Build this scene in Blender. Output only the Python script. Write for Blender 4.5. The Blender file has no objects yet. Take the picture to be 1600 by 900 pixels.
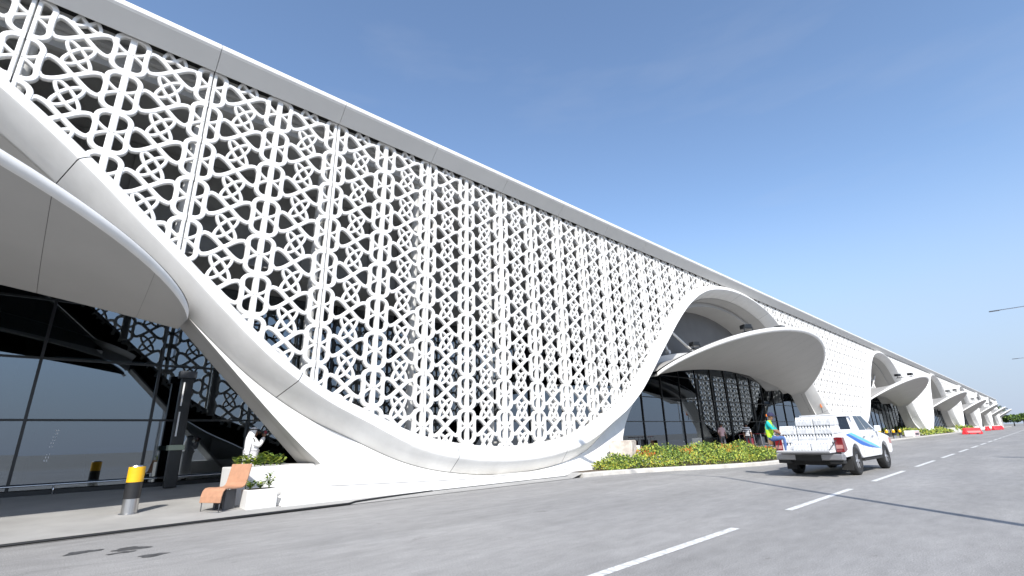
import bpy, bmesh, math, random
import numpy as np
from mathutils import Matrix, Vector
random.seed(7); rng = np.random.default_rng(7)
sc = bpy.context.scene
COL = sc.collection
R_ = math.radians

# ------------------------------------------------------------------ camera
cd = bpy.data.cameras.new('camera'); cam = bpy.data.objects.new('camera', cd); COL.objects.link(cam)
def _cam_axes():
    c = np.array([800., 450.]); VV = np.array([725., -1930.]); VF = np.array([1635., 660.])   # vanishing points of verticals / facade
    d = VV - c; dv = np.linalg.norm(d); u = d/dv; f = math.sqrt(dv * -np.dot(VF-c, u))
    cp = lambda p: np.array([p[0]-c[0], -(p[1]-c[1]), -f])
    z = cp(VV); z /= np.linalg.norm(z)
    y = cp(VF); y -= z*np.dot(y, z); y /= np.linalg.norm(y)
    return f, np.array([np.cross(y, z), y, z])
_f, _R = _cam_axes()
M4 = Matrix.Identity(4)
for i in range(3):
    for j in range(3): M4[i][j] = _R[i, j]
M4[2][3] = 1.35
cam.matrix_world = M4
cd.sensor_width = 36; cd.lens = _f/1600*36; cd.clip_start = .05; cd.clip_end = 6000
sc.camera = cam

# ------------------------------------------------------------------ sky, sun, exposure
SUN_EL = 41.0; SUN_DIR = Vector((.762*math.cos(R_(SUN_EL)), -.648*math.cos(R_(SUN_EL)), math.sin(R_(SUN_EL))))
w = bpy.data.worlds.new('World'); sc.world = w; w.use_nodes = True
nt = w.node_tree; nt.nodes.clear()
out = nt.nodes.new('ShaderNodeOutputWorld'); bg = nt.nodes.new('ShaderNodeBackground'); sky = nt.nodes.new('ShaderNodeTexSky')
sky.sky_type = 'NISHITA'; sky.sun_disc = False; sky.sun_elevation = R_(SUN_EL); sky.sun_rotation = math.atan2(.762, -.648)
sky.air_density = 1.0; sky.dust_density = .7; sky.ozone_density = 2.4; sky.altitude = 10
# thin high cloud veils
tc = nt.nodes.new('ShaderNodeTexCoord'); mp = nt.nodes.new('ShaderNodeMapping'); mp.inputs['Scale'].default_value = (1.2, 1.6, 6.0)
mp.inputs['Rotation'].default_value = (.12, -.1, .4)
nz = nt.nodes.new('ShaderNodeTexNoise'); nz.inputs['Scale'].default_value = 1.7; nz.inputs['Detail'].default_value = 7; nz.inputs['Roughness'].default_value = .55
rp = nt.nodes.new('ShaderNodeValToRGB'); rp.color_ramp.elements[0].position = .54; rp.color_ramp.elements[1].position = .90
rp.color_ramp.elements[1].color = (.20, .20, .20, 1)
mx = nt.nodes.new('ShaderNodeMix'); mx.data_type = 'RGBA'; mx.inputs['B'].default_value = (3.0, 3.25, 3.9, 1)
L = nt.links.new
L(tc.outputs['Generated'], mp.inputs['Vector']); L(mp.outputs['Vector'], nz.inputs['Vector']); L(nz.outputs['Fac'], rp.inputs['Fac'])
sx = nt.nodes.new('ShaderNodeSeparateXYZ'); L(tc.outputs['Generated'], sx.inputs['Vector'])     # pale lavender haze low over the horizon, all round
mr = nt.nodes.new('ShaderNodeMapRange'); mr.inputs['From Min'].default_value = .0; mr.inputs['From Max'].default_value = .44; mr.inputs['To Min'].default_value = .92; mr.inputs['To Max'].default_value = .0; mr.interpolation_type = 'SMOOTHSTEP'
hz = nt.nodes.new('ShaderNodeMix'); hz.data_type = 'RGBA'; hz.inputs['B'].default_value = (2.0, 2.42, 3.2, 1)
L(sx.outputs['Z'], mr.inputs['Value']); L(mr.outputs['Result'], hz.inputs['Factor']); L(sky.outputs['Color'], hz.inputs['A'])
L(rp.outputs['Color'], mx.inputs['Factor']); hs = nt.nodes.new('ShaderNodeHueSaturation'); hs.inputs['Saturation'].default_value = 1.0; hs.inputs['Value'].default_value = 1.2; L(hz.outputs['Result'], hs.inputs['Color']); L(hs.outputs['Color'], mx.inputs['A']); L(mx.outputs['Result'], bg.inputs['Color'])
bg.inputs['Strength'].default_value = .15; L(bg.outputs['Background'], out.inputs['Surface'])
sl = bpy.data.lights.new('sun', 'SUN'); sl.energy = 4.6; sl.angle = R_(.53); sl.color = (1, .965, .91)
so = bpy.data.objects.new('sun', sl); COL.objects.link(so); so.rotation_euler = SUN_DIR.to_track_quat('Z', 'Y').to_euler()
vs = sc.view_settings; vs.view_transform = 'Standard'; vs.look = 'None'; vs.gamma = 1; vs.use_curve_mapping = False; vs.exposure = .42
sc.cycles.max_bounces = 8; sc.cycles.diffuse_bounces = 4; sc.cycles.glossy_bounces = 4; sc.cycles.transparent_max_bounces = 10
sc.cycles.use_denoising = True

# ------------------------------------------------------------------ materials
MATS = {}
def mat(name, col, rough=.6, var=0., scale=3., bump=0., bscale=30., metal=0., spec=.5, var2=None, coat=0., sheen=0., stretch=None):
    if name in MATS: return MATS[name]
    m = bpy.data.materials.new(name); m.use_nodes = True; n = m.node_tree; p = n.nodes['Principled BSDF']
    p.inputs['Base Color'].default_value = (*col, 1); p.inputs['Roughness'].default_value = rough; p.inputs['Metallic'].default_value = metal
    p.inputs['Specular IOR Level'].default_value = spec; p.inputs['Coat Weight'].default_value = coat
    if var or bump:
        t = n.nodes.new('ShaderNodeTexCoord'); g = n.nodes.new('ShaderNodeNewGeometry')
        src = g.outputs['Position']
        if stretch:
            mpn = n.nodes.new('ShaderNodeMapping'); mpn.inputs['Scale'].default_value = stretch; n.links.new(src, mpn.inputs['Vector']); src = mpn.outputs['Vector']
    if var:
        a = n.nodes.new('ShaderNodeTexNoise'); a.inputs['Scale'].default_value = scale; a.inputs['Detail'].default_value = 6; a.inputs['Roughness'].default_value = .6
        n.links.new(src, a.inputs['Vector'])
        r = n.nodes.new('ShaderNodeValToRGB'); r.color_ramp.elements[0].position = .3; r.color_ramp.elements[1].position = .7
        lo = [max(0, c*(1-var)) for c in col]; hi = [min(1, c*(1+var)) for c in (var2 or col)]
        r.color_ramp.elements[0].color = (*lo, 1); r.color_ramp.elements[1].color = (*hi, 1)
        n.links.new(a.outputs['Fac'], r.inputs['Fac']); n.links.new(r.outputs['Color'], p.inputs['Base Color'])
    if bump:
        b = n.nodes.new('ShaderNodeTexNoise'); b.inputs['Scale'].default_value = bscale; b.inputs['Detail'].default_value = 4
        n.links.new(src, b.inputs['Vector'])
        bn = n.nodes.new('ShaderNodeBump'); bn.inputs['Strength'].default_value = bump; bn.inputs['Distance'].default_value = .02
        n.links.new(b.outputs['Fac'], bn.inputs['Height']); n.links.new(bn.outputs['Normal'], p.inputs['Normal'])
    MATS[name] = m; return m

def mat_asphalt():
    m = bpy.data.materials.new('asphalt'); m.use_nodes = True; n = m.node_tree; p = n.nodes['Principled BSDF']; l = n.links.new
    g = n.nodes.new('ShaderNodeNewGeometry')
    def noise(scale, st=(1, 1, 1), det=5, ro=.55):
        mp = n.nodes.new('ShaderNodeMapping'); mp.inputs['Scale'].default_value = st; l(g.outputs['Position'], mp.inputs['Vector'])
        a = n.nodes.new('ShaderNodeTexNoise'); a.inputs['Scale'].default_value = scale; a.inputs['Detail'].default_value = det; a.inputs['Roughness'].default_value = ro
        l(mp.outputs['Vector'], a.inputs['Vector']); return a.outputs['Fac']
    def ramp(f, p0, p1, c0, c1):
        r = n.nodes.new('ShaderNodeValToRGB'); r.color_ramp.elements[0].position = p0; r.color_ramp.elements[1].position = p1
        r.color_ramp.elements[0].color = (*c0, 1); r.color_ramp.elements[1].color = (*c1, 1); l(f, r.inputs['Fac']); return r.outputs['Color']
    def mul(a, b, fac=1.0):
        x = n.nodes.new('ShaderNodeMix'); x.data_type = 'RGBA'; x.blend_type = 'MULTIPLY'; x.inputs['Factor'].default_value = fac
        l(a, x.inputs['A']); l(b, x.inputs['B']); return x.outputs['Result']
    base = ramp(noise(.9, (1, .12, 1)), .25, .75, (.25, .245, .236), (.345, .338, .327))       # wheel-worn streaks along the road
    base = mul(base, ramp(noise(.16), .3, .7, (.88, .88, .89), (1.06, 1.05, 1.04)))
    base = mul(base, ramp(noise(5, (1, .35, 1), 8, .7), .3, .7, (.83, .83, .83), (1.10, 1.10, 1.10)))
    base = mul(base, ramp(noise(70, (1, 1, 1), 3, .7), .3, .72, (.55, .55, .55), (1.42, 1.42, 1.42)))
    base = mul(base, ramp(noise(2.2, (1, .6, 1), 6, .7), .30, .37, (.74, .73, .72), (1, 1, 1)))    # scattered darker scuffs
    l(base, p.inputs['Base Color']); p.inputs['Roughness'].default_value = .85; p.inputs['Specular IOR Level'].default_value = .25
    bn = n.nodes.new('ShaderNodeBump'); bn.inputs['Strength'].default_value = .5; bn.inputs['Distance'].default_value = .006; l(noise(120, (1, 1, 1), 3), bn.inputs['Height']); l(bn.outputs['Normal'], p.inputs['Normal'])
    return m
def mat_glass():
    m = bpy.data.materials.new('coated_glass'); m.use_nodes = True; n = m.node_tree; n.nodes.clear(); l = n.links.new
    o = n.nodes.new('ShaderNodeOutputMaterial'); mxs = n.nodes.new('ShaderNodeMixShader'); gl = n.nodes.new('ShaderNodeBsdfGlossy'); tr = n.nodes.new('ShaderNodeBsdfTransparent'); fr = n.nodes.new('ShaderNodeFresnel')
    gl.inputs['Roughness'].default_value = .012; gl.inputs['Color'].default_value = (.82, .91, 1, 1); tr.inputs['Color'].default_value = (.30, .335, .345, 1); fr.inputs['IOR'].default_value = 2.8
    l(fr.outputs['Fac'], mxs.inputs['Fac']); l(tr.outputs['BSDF'], mxs.inputs[1]); l(gl.outputs['BSDF'], mxs.inputs[2]); l(mxs.outputs['Shader'], o.inputs['Surface'])
    return m
WHITE = mat('white_grc', (.70, .69, .665), .5, .06, 1.5, .03, 60, var2=(.72, .712, .69), stretch=(1, 1, .18))
LATW = mat('lattice_white', (.72, .712, .69), .5, .04, 1.3)
SOFFIT = mat('soffit_panel', (.40, .392, .375), .55, .05, .6)  # white panels; shade of the undersides is put into this greyer base
DARKGAP = mat('dark_gap', (.02, .02, .02), .8)
STEELD = mat('black_aluminium', (.012, .013, .014), .35, .2, 4, spec=.5)
STEEL = mat('brushed_steel', (.55, .55, .55), .32, .12, 40, metal=1., stretch=(1, 1, .05))
CHROME = mat('chrome', (.75, .75, .76), .12, metal=1.)
GREYCLAD = mat('dark_cladding', (.29, .29, .285), .6, .15, 1.2)
BEAM = mat('beam_paint', (.48, .48, .47), .6, .06, 1)
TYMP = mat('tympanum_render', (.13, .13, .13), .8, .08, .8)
CONC = mat('pavement_concrete', (.34, .332, .316), .85, .13, 1.1, .25, 70)
KERB = mat('kerb_concrete', (.50, .48, .44), .85, .16, 2.5, .3, 50)
STONE = mat('weathered_stone', (.50, .43, .37), .9, .25, 3.2, .6, 14, var2=(.60, .55, .49))
PAINT = mat('road_paint', (.56, .56, .55), .75, .34, 14, .3, 90, var2=(.62, .62, .60))
ASPH = mat_asphalt()
GLASS = mat_glass()
RUBBER = mat('rubber', (.018, .018, .018), .8, .3, 30)
CABLE = mat('cable_rubber', (.012, .012, .012), .5)
YEL = mat('yellow_sleeve', (.80, .44, .01), .4, .08, 6)
BLK = mat('black_sleeve', (.015, .015, .016), .45, .2, 8)
TERRA = mat('terracotta_shell', (.43, .23, .14), .6, .12, 9, .2, 120)
FRAMED = mat('slate_steel', (.06, .065, .075), .5, .1, 5)
RED = mat('red_plastic', (.62, .028, .035), .42, .12, 1.6)
TRUCKW = mat('vehicle_white', (.82, .82, .82), .25, .02, 2, coat=.6)
TGLASS = mat('vehicle_glass', (.02, .025, .03), .04, spec=.9)
BLUE = mat('stripe_blue', (.015, .13, .50), .3)
TEAL = mat('stripe_teal', (.12, .50, .58), .3)
LAMPR = mat('tail_lamp_red', (.17, .008, .012), .12, coat=1.)
LAMPC = mat('tail_lamp_clear', (.45, .22, .2), .12)
PLASTW = mat('bottle_plastic', (.62, .64, .66), .22, .05, 25, spec=.6)
CAPW = mat('bottle_cap', (.86, .87, .88), .35)
SKIN = mat('skin', (.22, .115, .07), .55)
CLOTHW = mat('white_cotton', (.80, .79, .80), .85, .05, 12, .3, 30)
CLOTHK = mat('black_cloth', (.015, .015, .015), .8)
HIVIS = mat('hi_vis_green', (.42, .72, .03), .7, .08, 20)
TEALS = mat('teal_shirt', (.0, .36, .34), .8, .1, 20)
DENIM = mat('denim', (.07, .13, .30), .85, .2, 25)
MAROON = mat('maroon_plastic', (.22, .015, .03), .4)
ORANGE = mat('orange_plastic', (.80, .20, .02), .45)
SAND = mat('sandy_ground', (.24, .225, .20), .95, .15, .05)
LEAFS = [mat('leaf_lime', (.36, .42, .06), .55, .25, 4), mat('leaf_green', (.15, .23, .035), .55, .3, 4), mat('leaf_dark', (.035, .08, .018), .6, .3, 4),
         mat('leaf_orange', (.56, .11, .02), .6, .25, 5), mat('leaf_yellow', (.46, .38, .05), .6, .2, 5)]
BARK = mat('bark', (.11, .085, .06), .9, .3, 8, .5, 30)
DARKPATCH = mat('dark_patch', (.075, .075, .076), .6, .45, 9)
STREAK = mat('glass_print_white', (.78, .78, .78), .6)
for mm in LEAFS:
    mm.node_tree.nodes['Principled BSDF'].inputs['Subsurface Weight'].default_value = 0.0

# ------------------------------------------------------------------ helpers
def link(o, parent=None, inv=True):
    COL.objects.link(o)
    if parent:
        o.parent = parent
        if inv:
            wl = Vector((0, 0, 0)); q = parent
            mt = Matrix.Identity(4); chain = []
            while q: chain.append(q); q = q.parent
            for q in reversed(chain): mt = mt @ q.matrix_parent_inverse @ q.matrix_basis
            o.matrix_parent_inverse = mt.inverted()
    return o
def tag(o, label=None, cat=None, group=None, kind=None):
    if label: o['label'] = label
    if cat: o['category'] = cat
    if group: o['group'] = group
    if kind: o['kind'] = kind
    return o
def empty(name, loc=(0, 0, 0), rz=0, label=None, cat=None, group=None):
    o = bpy.data.objects.new(name, None); o.empty_display_size = .2; o.location = loc; o.rotation_euler = (0, 0, rz); COL.objects.link(o)
    return tag(o, label, cat, group)
class MB:
    def __init__(s): s.v = []; s.f = []; s.m = []; s.mi = 0
    def quad(s, a, b, c, d): k = len(s.v); s.v += [a, b, c, d]; s.f.append((k, k+1, k+2, k+3)); s.m.append(s.mi)
    def poly(s, pts): k = len(s.v); s.v += list(pts); s.f.append(tuple(range(k, k+len(pts)))); s.m.append(s.mi)
    def add(s, vs, fs): k = len(s.v); s.v += list(vs); s.f += [tuple(i+k for i in f) for f in fs]; s.m += [s.mi]*len(fs)
    def box(s, x0, x1, y0, y1, z0, z1):
        s.add([(x0, y0, z0), (x1, y0, z0), (x1, y1, z0), (x0, y1, z0), (x0, y0, z1), (x1, y0, z1), (x1, y1, z1), (x0, y1, z1)],
              [(0, 3, 2, 1), (4, 5, 6, 7), (0, 1, 5, 4), (1, 2, 6, 5), (2, 3, 7, 6), (3, 0, 4, 7)])
    def grid(s, P, close_u=False, flip=False):
        P = np.asarray(P); nu, nv = P.shape[:2]; k = len(s.v); s.v += [tuple(p) for p in P.reshape(-1, 3)]
        for i in range(nu if close_u else nu-1):
            for j in range(nv-1):
                a = k+i*nv+j; b = k+((i+1) % nu)*nv+j
                s.f.append((a, a+1, b+1, b) if flip else (a, b, b+1, a+1)); s.m.append(s.mi)
    def tube(s, pts, r, n=8, caps=True):
        pts = [Vector(p) for p in pts]; rr = r if isinstance(r, (list, tuple)) else [r]*len(pts); rings = []
        up = None
        for i, p in enumerate(pts):
            t = (pts[min(i+1, len(pts)-1)]-pts[max(i-1, 0)]).normalized()
            if up is None: up = t.orthogonal().normalized()
            a = (up - t*up.dot(t)).normalized(); up = a; b = t.cross(a)
            rings.append([tuple(p + (a*math.cos(q)+b*math.sin(q))*rr[i]) for q in [2*math.pi*j/n for j in range(n)]])
        k = len(s.v)
        for g in rings: s.v += g
        for i in range(len(rings)-1):
            for j in range(n):
                s.f.append((k+i*n+j, k+i*n+(j+1) % n, k+(i+1)*n+(j+1) % n, k+(i+1)*n+j)); s.m.append(s.mi)
        if caps:
            s.f.append(tuple(k+j for j in reversed(range(n)))); s.m.append(s.mi)
            s.f.append(tuple(k+(len(rings)-1)*n+j for j in range(n))); s.m.append(s.mi)
    def lathe(s, prof, n=20, c=(0, 0, 0), axis='z'):
        k = len(s.v)
        for r, h in prof:
            for j in range(n):
                q = 2*math.pi*j/n; a, b = r*math.cos(q), r*math.sin(q)
                s.v.append((c[0]+a, c[1]+b, c[2]+h) if axis == 'z' else (c[0]+h, c[1]+a, c[2]+b))
        for i in range(len(prof)-1):
            for j in range(n):
                s.f.append((k+i*n+j, k+i*n+(j+1) % n, k+(i+1)*n+(j+1) % n, k+(i+1)*n+j)); s.m.append(s.mi)
    def prism(s, poly, x0, x1):      # polygon of (y,z) extruded along x
        n = len(poly); k = len(s.v)
        s.v += [(x0, y, z) for y, z in poly] + [(x1, y, z) for y, z in poly]
        s.f.append(tuple(k+i for i in range(n))); s.f.append(tuple(k+n+i for i in reversed(range(n)))); s.m += [s.mi]*2
        for i in range(n):
            j = (i+1) % n; s.f.append((k+i, k+n+i, k+n+j, k+j)); s.m.append(s.mi)
    def mesh(s, name, mats, smooth=False):
        me = bpy.data.meshes.new(name); me.from_pydata([tuple(map(float, v)) for v in s.v], [], s.f)
        for m in (mats if isinstance(mats, (list, tuple)) else [mats]): me.materials.append(m)
        if any(s.m): me.polygons.foreach_set('material_index', s.m)
        if smooth is not False:
            me.polygons.foreach_set('use_smooth', [True]*len(s.f))
            if smooth is not True:
                try: me.set_sharp_from_angle(angle=R_(smooth))
                except Exception: pass
        me.update(); return me
    def build(s, name, mats, parent=None, smooth=False, inv=True, bevel=0, seg=2, fix=True):
        me = s.mesh(name, mats, smooth)
        if fix or bevel:
            bm = bmesh.new(); bm.from_mesh(me)
            if bevel: bmesh.ops.remove_doubles(bm, verts=bm.verts, dist=1e-4)
            if fix: bmesh.ops.recalc_face_normals(bm, faces=bm.faces)
            if bevel:
                es = [e for e in bm.edges if len(e.link_faces) == 2 and e.calc_face_angle(0) > R_(28)]
                bmesh.ops.bevel(bm, geom=es, offset=bevel, segments=seg, profile=.5, affect='EDGES', clamp_overlap=True)
            bm.to_mesh(me); bm.free()
        o = bpy.data.objects.new(name, me); return link(o, parent, inv)
def dup(o, parent=None):
    c = o.copy(); COL.objects.link(c)
    c.parent = parent
    for ch in o.children: dup(ch, c)
    return c
def leafcloud(mb, pts, size, nmat, pick=None, up=.3):
    """many small pointed leaves, each two triangles bent along the rib"""
    n = len(pts); d = rng.normal(size=(n, 3)); d[:, 2] += up; d /= np.linalg.norm(d, axis=1)[:, None]
    s = rng.normal(size=(n, 3)); s -= d*np.sum(s*d, axis=1)[:, None]; s /= np.linalg.norm(s, axis=1)[:, None]
    L_ = size*rng.uniform(.6, 1.3, n)
    for i in range(n):
        p = pts[i]; a = d[i]*L_[i]; b = s[i]*L_[i]*.33; k = len(mb.v); nn = np.cross(d[i], s[i])*L_[i]*.12
        mb.v += [tuple(p), tuple(p+a*.5+b+nn), tuple(p+a), tuple(p+a*.5-b+nn)]
        mb.f += [(k, k+1, k+2), (k, k+2, k+3)]
        q = pick(p) if pick else int(rng.integers(nmat)); mb.m += [q, q]

# ------------------------------------------------------------------ ground, road
PERIOD = 44.6; YT = 12.03
def structure(o): o['kind'] = 'structure'; return o
mb = MB(); mb.quad((-3000, -3000, -.06), (3000, -3000, -.06), (3000, 3000, -.06), (-3000, 3000, -.06)); structure(mb.build('ground', SAND))
mb = MB()
ys = np.linspace(-60, 700, 77)
mb.grid([[(-13.2, y, 0), (26, y, 0)] for y in ys], flip=True); road = structure(mb.build('road', ASPH, fix=False))
# dashed lane line
dash = []
y0 = 3.55
k = 0
while y0 < 330:
    mb = MB(); L_ = 4.15
    mb.quad((-3.56, y0, .004), (-3.43, y0, .004), (-3.43, y0+L_, .004), (-3.56, y0+L_, .004))
    o = mb.build('lane_dash', PAINT, road, fix=False); y0 += 6.36
# forecourt pavement: gentle ramp from the road edge up to the glass line
def kerbx(y):
    # pavement edge: straight at -11.5, swelling towards the drop-off bay in front of the second entrance
    b = 0
    for c0 in (31.0,):
        t = np.clip((y-14.2)/9.0, 0, 1); b1 = 3.25*(t*t*(3-2*t))
        t2 = np.clip((50-y)/10.0, 0, 1); b = max(b, b1*(t2*t2*(3-2*t2)))
    return -11.5 + b
def pz(x): return .012 + .30*float(np.clip((-11.9-x)/7.2, 0, 1))
yk = np.concatenate([np.arange(-40, 12, 2.0), np.arange(12, 52, .5), np.arange(52, 331, 3.0)])
mb = MB()
P = []
for y in yk:
    e = kerbx(y); row = [(e, y, .012 if y < 14.0 else .125)]
    row += [(x, y, max(pz(x), .125 if y > 14 else 0)) for x in (-12.0 if e < -11.9 else e-.35, -13.5, -15.5, -17.5, -19.2)]
    P.append(row)
mb.grid(P); structure(mb.build('pavement', CONC, fix=True))
# kerb stones from the flower bed on
kerbs = []
y = 14.0; n = 0
kroot = None
mbk = MB()
yk2 = np.arange(14.0, 330, 1.0)
kb = MB(); kb.box(-11.72, -11.46, 0, .01, -.05, .13)
kerb_root = None
for i in range(len(yk2)-1):
    a, b = yk2[i], yk2[i+1]; xa, xb = kerbx(a), kerbx(b)
    mb = MB(); g = .008
    va = [(xa-.16, a+g, -.04), (xa+.06, a+g, -.04), (xa+.06, a+g, .115), (xa+.03, a+g, .145), (xa-.16, a+g, .145)]
    vb = [(xb-.16, b-g, -.04), (xb+.06, b-g, -.04), (xb+.06, b-g, .115), (xb+.03, b-g, .145), (xb-.16, b-g, .145)]
    if i < 90:
        mb.add(va+vb, [(0, 1, 6, 5), (1, 2, 7, 6), (2, 3, 8, 7), (3, 4, 9, 8), (4, 0, 5, 9), (4, 3, 2, 1, 0), (5, 6, 7, 8, 9)])
        o = mb.build('kerb_stone', KERB, kerb_root)
        if kerb_root is None: kerb_root = o; o.name = 'kerb'; structure(o)
    else: mbk.add(va+vb, [(0, 1, 6, 5), (1, 2, 7, 6), (2, 3, 8, 7), (3, 4, 9, 8), (4, 0, 5, 9), (4, 3, 2, 1, 0), (5, 6, 7, 8, 9)])
o = mbk.build('kerb_stones', KERB, kerb_root); o['kind'] = 'stuff'
# dark irregular patches on the asphalt
def blob(cx, cy, rx, ry, rot, name='dark_patch', z=.004, seed=0):
    r = random.Random(seed); n = 26; pts = []
    ph = [r.uniform(0, 6.28) for _ in range(4)]
    for i in range(n):
        q = 2*math.pi*i/n; k = 1+.25*math.sin(2*q+ph[0])+.18*math.sin(3*q+ph[1])+.12*math.sin(5*q+ph[2])+.08*math.sin(9*q+ph[3])
        a, b = rx*k*math.cos(q), ry*k*math.sin(q); pts.append((cx+a*math.cos(rot)-b*math.sin(rot), cy+a*math.sin(rot)+b*math.cos(rot), z))
    m = MB(); m.poly(pts); return m.build(name, DARKPATCH, road, fix=False)
for i, a in enumerate([(-9.78, .70, .15, .17, .4), (-9.50, 1.22, .13, .24, .1), (-9.25, 1.10, .07, .15, .2), (-8.66, 1.38, .09, .19, .2)]): blob(*a, seed=i)

# ------------------------------------------------------------------ terminal building
BLD = empty('terminal_building', (-13, YT, 0), 0, 'long white airport terminal with wave edged lattice facade and petal canopies', 'building')
UT = np.array([0, 2, 4, 5.5, 6.7, 8, 9.3, 10.26, 11.2, 12.2, 13.0, 13.9, 15.5, 17, 19, 20.6, 22.3])
ZT = np.array([1.08, 1.2, 1.6, 2.2, 2.72, 3.55, 4.68, 5.58, 6.42, 7.32, 7.98, 8.65, 9.6, 10.22, 10.68, 10.88, 10.95])
_s = np.gradient(ZT, UT); _s[0] = 0; _s[-1] = 0
def zU(u):
    u = np.abs(u); u = np.where(u > 22.3, 44.6-u, u); i = np.clip(np.searchsorted(UT, u)-1, 0, len(UT)-2)
    h = UT[i+1]-UT[i]; t = (u-UT[i])/h
    return (2*t**3-3*t**2+1)*ZT[i]+(t**3-2*t**2+t)*h*_s[i]+(-2*t**3+3*t**2)*ZT[i+1]+(t**3-t**2)*h*_s[i+1]
def frame(u):
    z = zU(u); e = .02; d = (zU(u+e)-zU(u-e))/(2*e); l = np.sqrt(1+d*d)
    return z, d/l, -1/l           # z, normal (dy,dz) pointing into the opening
def offs(u, n): z, ny, nz = frame(u); return u+ny*n, z+nz*n
BAYS = range(-1, 7)               # troughs; bay 0 is the near one
NEAR = (-1, 0, 1)
TRIM_A = np.array([(-.05, -13.42), (-.05, -12.97), (-.02, -12.84), (.03, -12.76), (.16, -12.69), (.34, -12.61), (.41, -12.595), (.46, -12.63), (.84, -12.98), (.84, -13.45)])
TRIM_B = np.array([(-.05, -13.42), (-.05, -12.97), (-.02, -12.84), (.02, -12.76), (.10, -12.69), (.22, -12.615), (.27, -12.60), (.31, -12.64), (.70, -13.42), (.70, -13.60)])
def trim_w(u):
    u = abs(u); u = 44.6-u if u > 22.3 else u; t = min(1, max(0, (u-2.5)/5.0)); return t*t*(3-2*t)
def trim_sec(u): t = trim_w(u); return TRIM_A*(1-t)+TRIM_B*t
def joint(u): t = trim_w(u); return .86*(1-t)+.715*t, -13.0*(1-t)-13.42*t       # (n, x) of the joint line below the rim
def bay_range(b): return (-10.5, 22.3) if b == -1 else (-22.3, 22.3)
trim_parent = None
for b in BAYS:
    y0 = YT+b*PERIOD; u0, u1 = (-3.0, 22.3) if b == -1 else (-22.3, 22.3)
    par = None
    nseg = 9 if b != -1 else 5
    us = np.linspace(u0, u1, nseg+1)
    core = MB(); P = []
    for u in np.linspace(u0, u1, 120 if b < 3 else 50):
        P.append([(x, y0+a, z) for (a, z), x in [(offs(u, n-.02 if i > 2 else n+.03), x-.035) for i, (n, x) in enumerate(trim_sec(u)[1:-1])]])
    core.grid(P); par = core.build('wave_trim', DARKGAP, BLD, smooth=False); par['label'] = 'smooth white rim sweeping as a wave along the lattice edge'
    for i in range(nseg):
        g = .008; q = np.linspace(us[i]+g, us[i+1]-g, 26 if b < 3 else 10); mb = MB(); P = []
        for u in q:
            row = []
            for n, x in trim_sec(u):
                a, z = offs(u, n); row.append((x, y0+a, z))
            P.append(row)
        mb.grid(P); mb.build('trim_segment', WHITE, par, smooth=50)

# --- lattice -------------------------------------------------------------
PW, PH = PERIOD/13, 1.09; C = PW/2      # panel width/height, column pitch
ZTOP = 11.07
def strokes(hi=True):
    """2-D ribbons (y,z) of one panel, origin lower-left; returns list of (points, width, level)"""
    S = []; H = PH; h = H/2; m = 1 if hi else .45
    N = lambda n: max(3, int(round(n*m)))
    def clover_half(xc, sgn, gap):
        # half of a rounded-rectangle clover to one side of its vertical bar
        w, hh, r = .315, h-.045, .20; pts = []
        x0 = gap
        pts.append((x0, hh)); pts.append((w-r, hh))
        for i in range(1, N(6)+1):
            q = math.pi/2*(1-i/N(6)); pts.append((w-r+r*math.cos(q), hh-r+r*math.sin(q)))
        # pinched waist
        for i in range(1, N(6)):
            t = i/N(6); z = (hh-r)*(1-2*t); pts.append((w-.018*math.cos(math.pi*(t-.5)), z))
        for i in range(0, N(6)+1):
            q = -math.pi/2*i/N(6); pts.append((w-r+r*math.cos(q), -(hh-r)+r*math.sin(q)))
        pts.append((x0, -hh))
        S.append(([(xc+sgn*x, h+z) for x, z in pts], .110, 0))
        for s2 in (-1, 1):       # loop arms from the middle to the side
            a = []
            for i in range(N(6)+1):
                t = i/N(6); a.append((xc+sgn*(.02+t*.275), h+s2*(.012+.17*t**1.7)))
            S.append((a, .074, 1))
    # full clover in the middle, halves at the panel ends
    for sg in (-1, 1): clover_half(C, sg, 0.0)
    S.append(([(C, .045), (C, h), (C, H-.045)], .142, 2))
    clover_half(0, 1, .014); clover_half(PW, -1, .014)
    S.append(([(.053, .01), (.053, h), (.053, H-.01)], .078, 2)); S.append(([(PW-.053, .01), (PW-.053, h), (PW-.053, H-.01)], .078, 2))
    for xb in (C/2, 3*C/2):
        hw = C/2-.30
        for s2 in (-1, 1):       # bow tie
            a = []
            n = N(18)
            for i in range(n+1):
                t = -1+2*i/n; x = t*hw
                v = .285*math.sin(math.pi/2*min(1, abs(t)/.80))**1.15*(1 if t > 0 else -1)
                if abs(t) > .80: v *= 1-.45*((abs(t)-.80)/.20)**2
                a.append((xb+x, h+s2*v))
            S.append((a, .106, 3 if s2 > 0 else 4))
        # knot: two crossing ellipses centred on the row joint, halves above and below
        for s2 in (-1, 1):
            for top in (0, 1):
                A, B, th = .362, .118, R_(52)*s2; n = N(22); run = []
                ct, st = math.cos(th), math.sin(th)
                # start at where the ellipse crosses z=0
                q0 = math.atan2(-A*st, B*ct) if True else 0
                for i in range(n+1):
                    q = q0+math.pi*i/n
                    x = A*math.cos(q)*ct-B*math.sin(q)*st; z = A*math.cos(q)*st+B*math.sin(q)*ct
                    run.append((x, abs(z)))
                if s2 < 0: run = [(x, z) for x, z in run]
                S.append(([(xb+x, (H-z-.012) if top else z+.012) for x, z in run], .074, 5 if s2 > 0 else 6))
    return S
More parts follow.
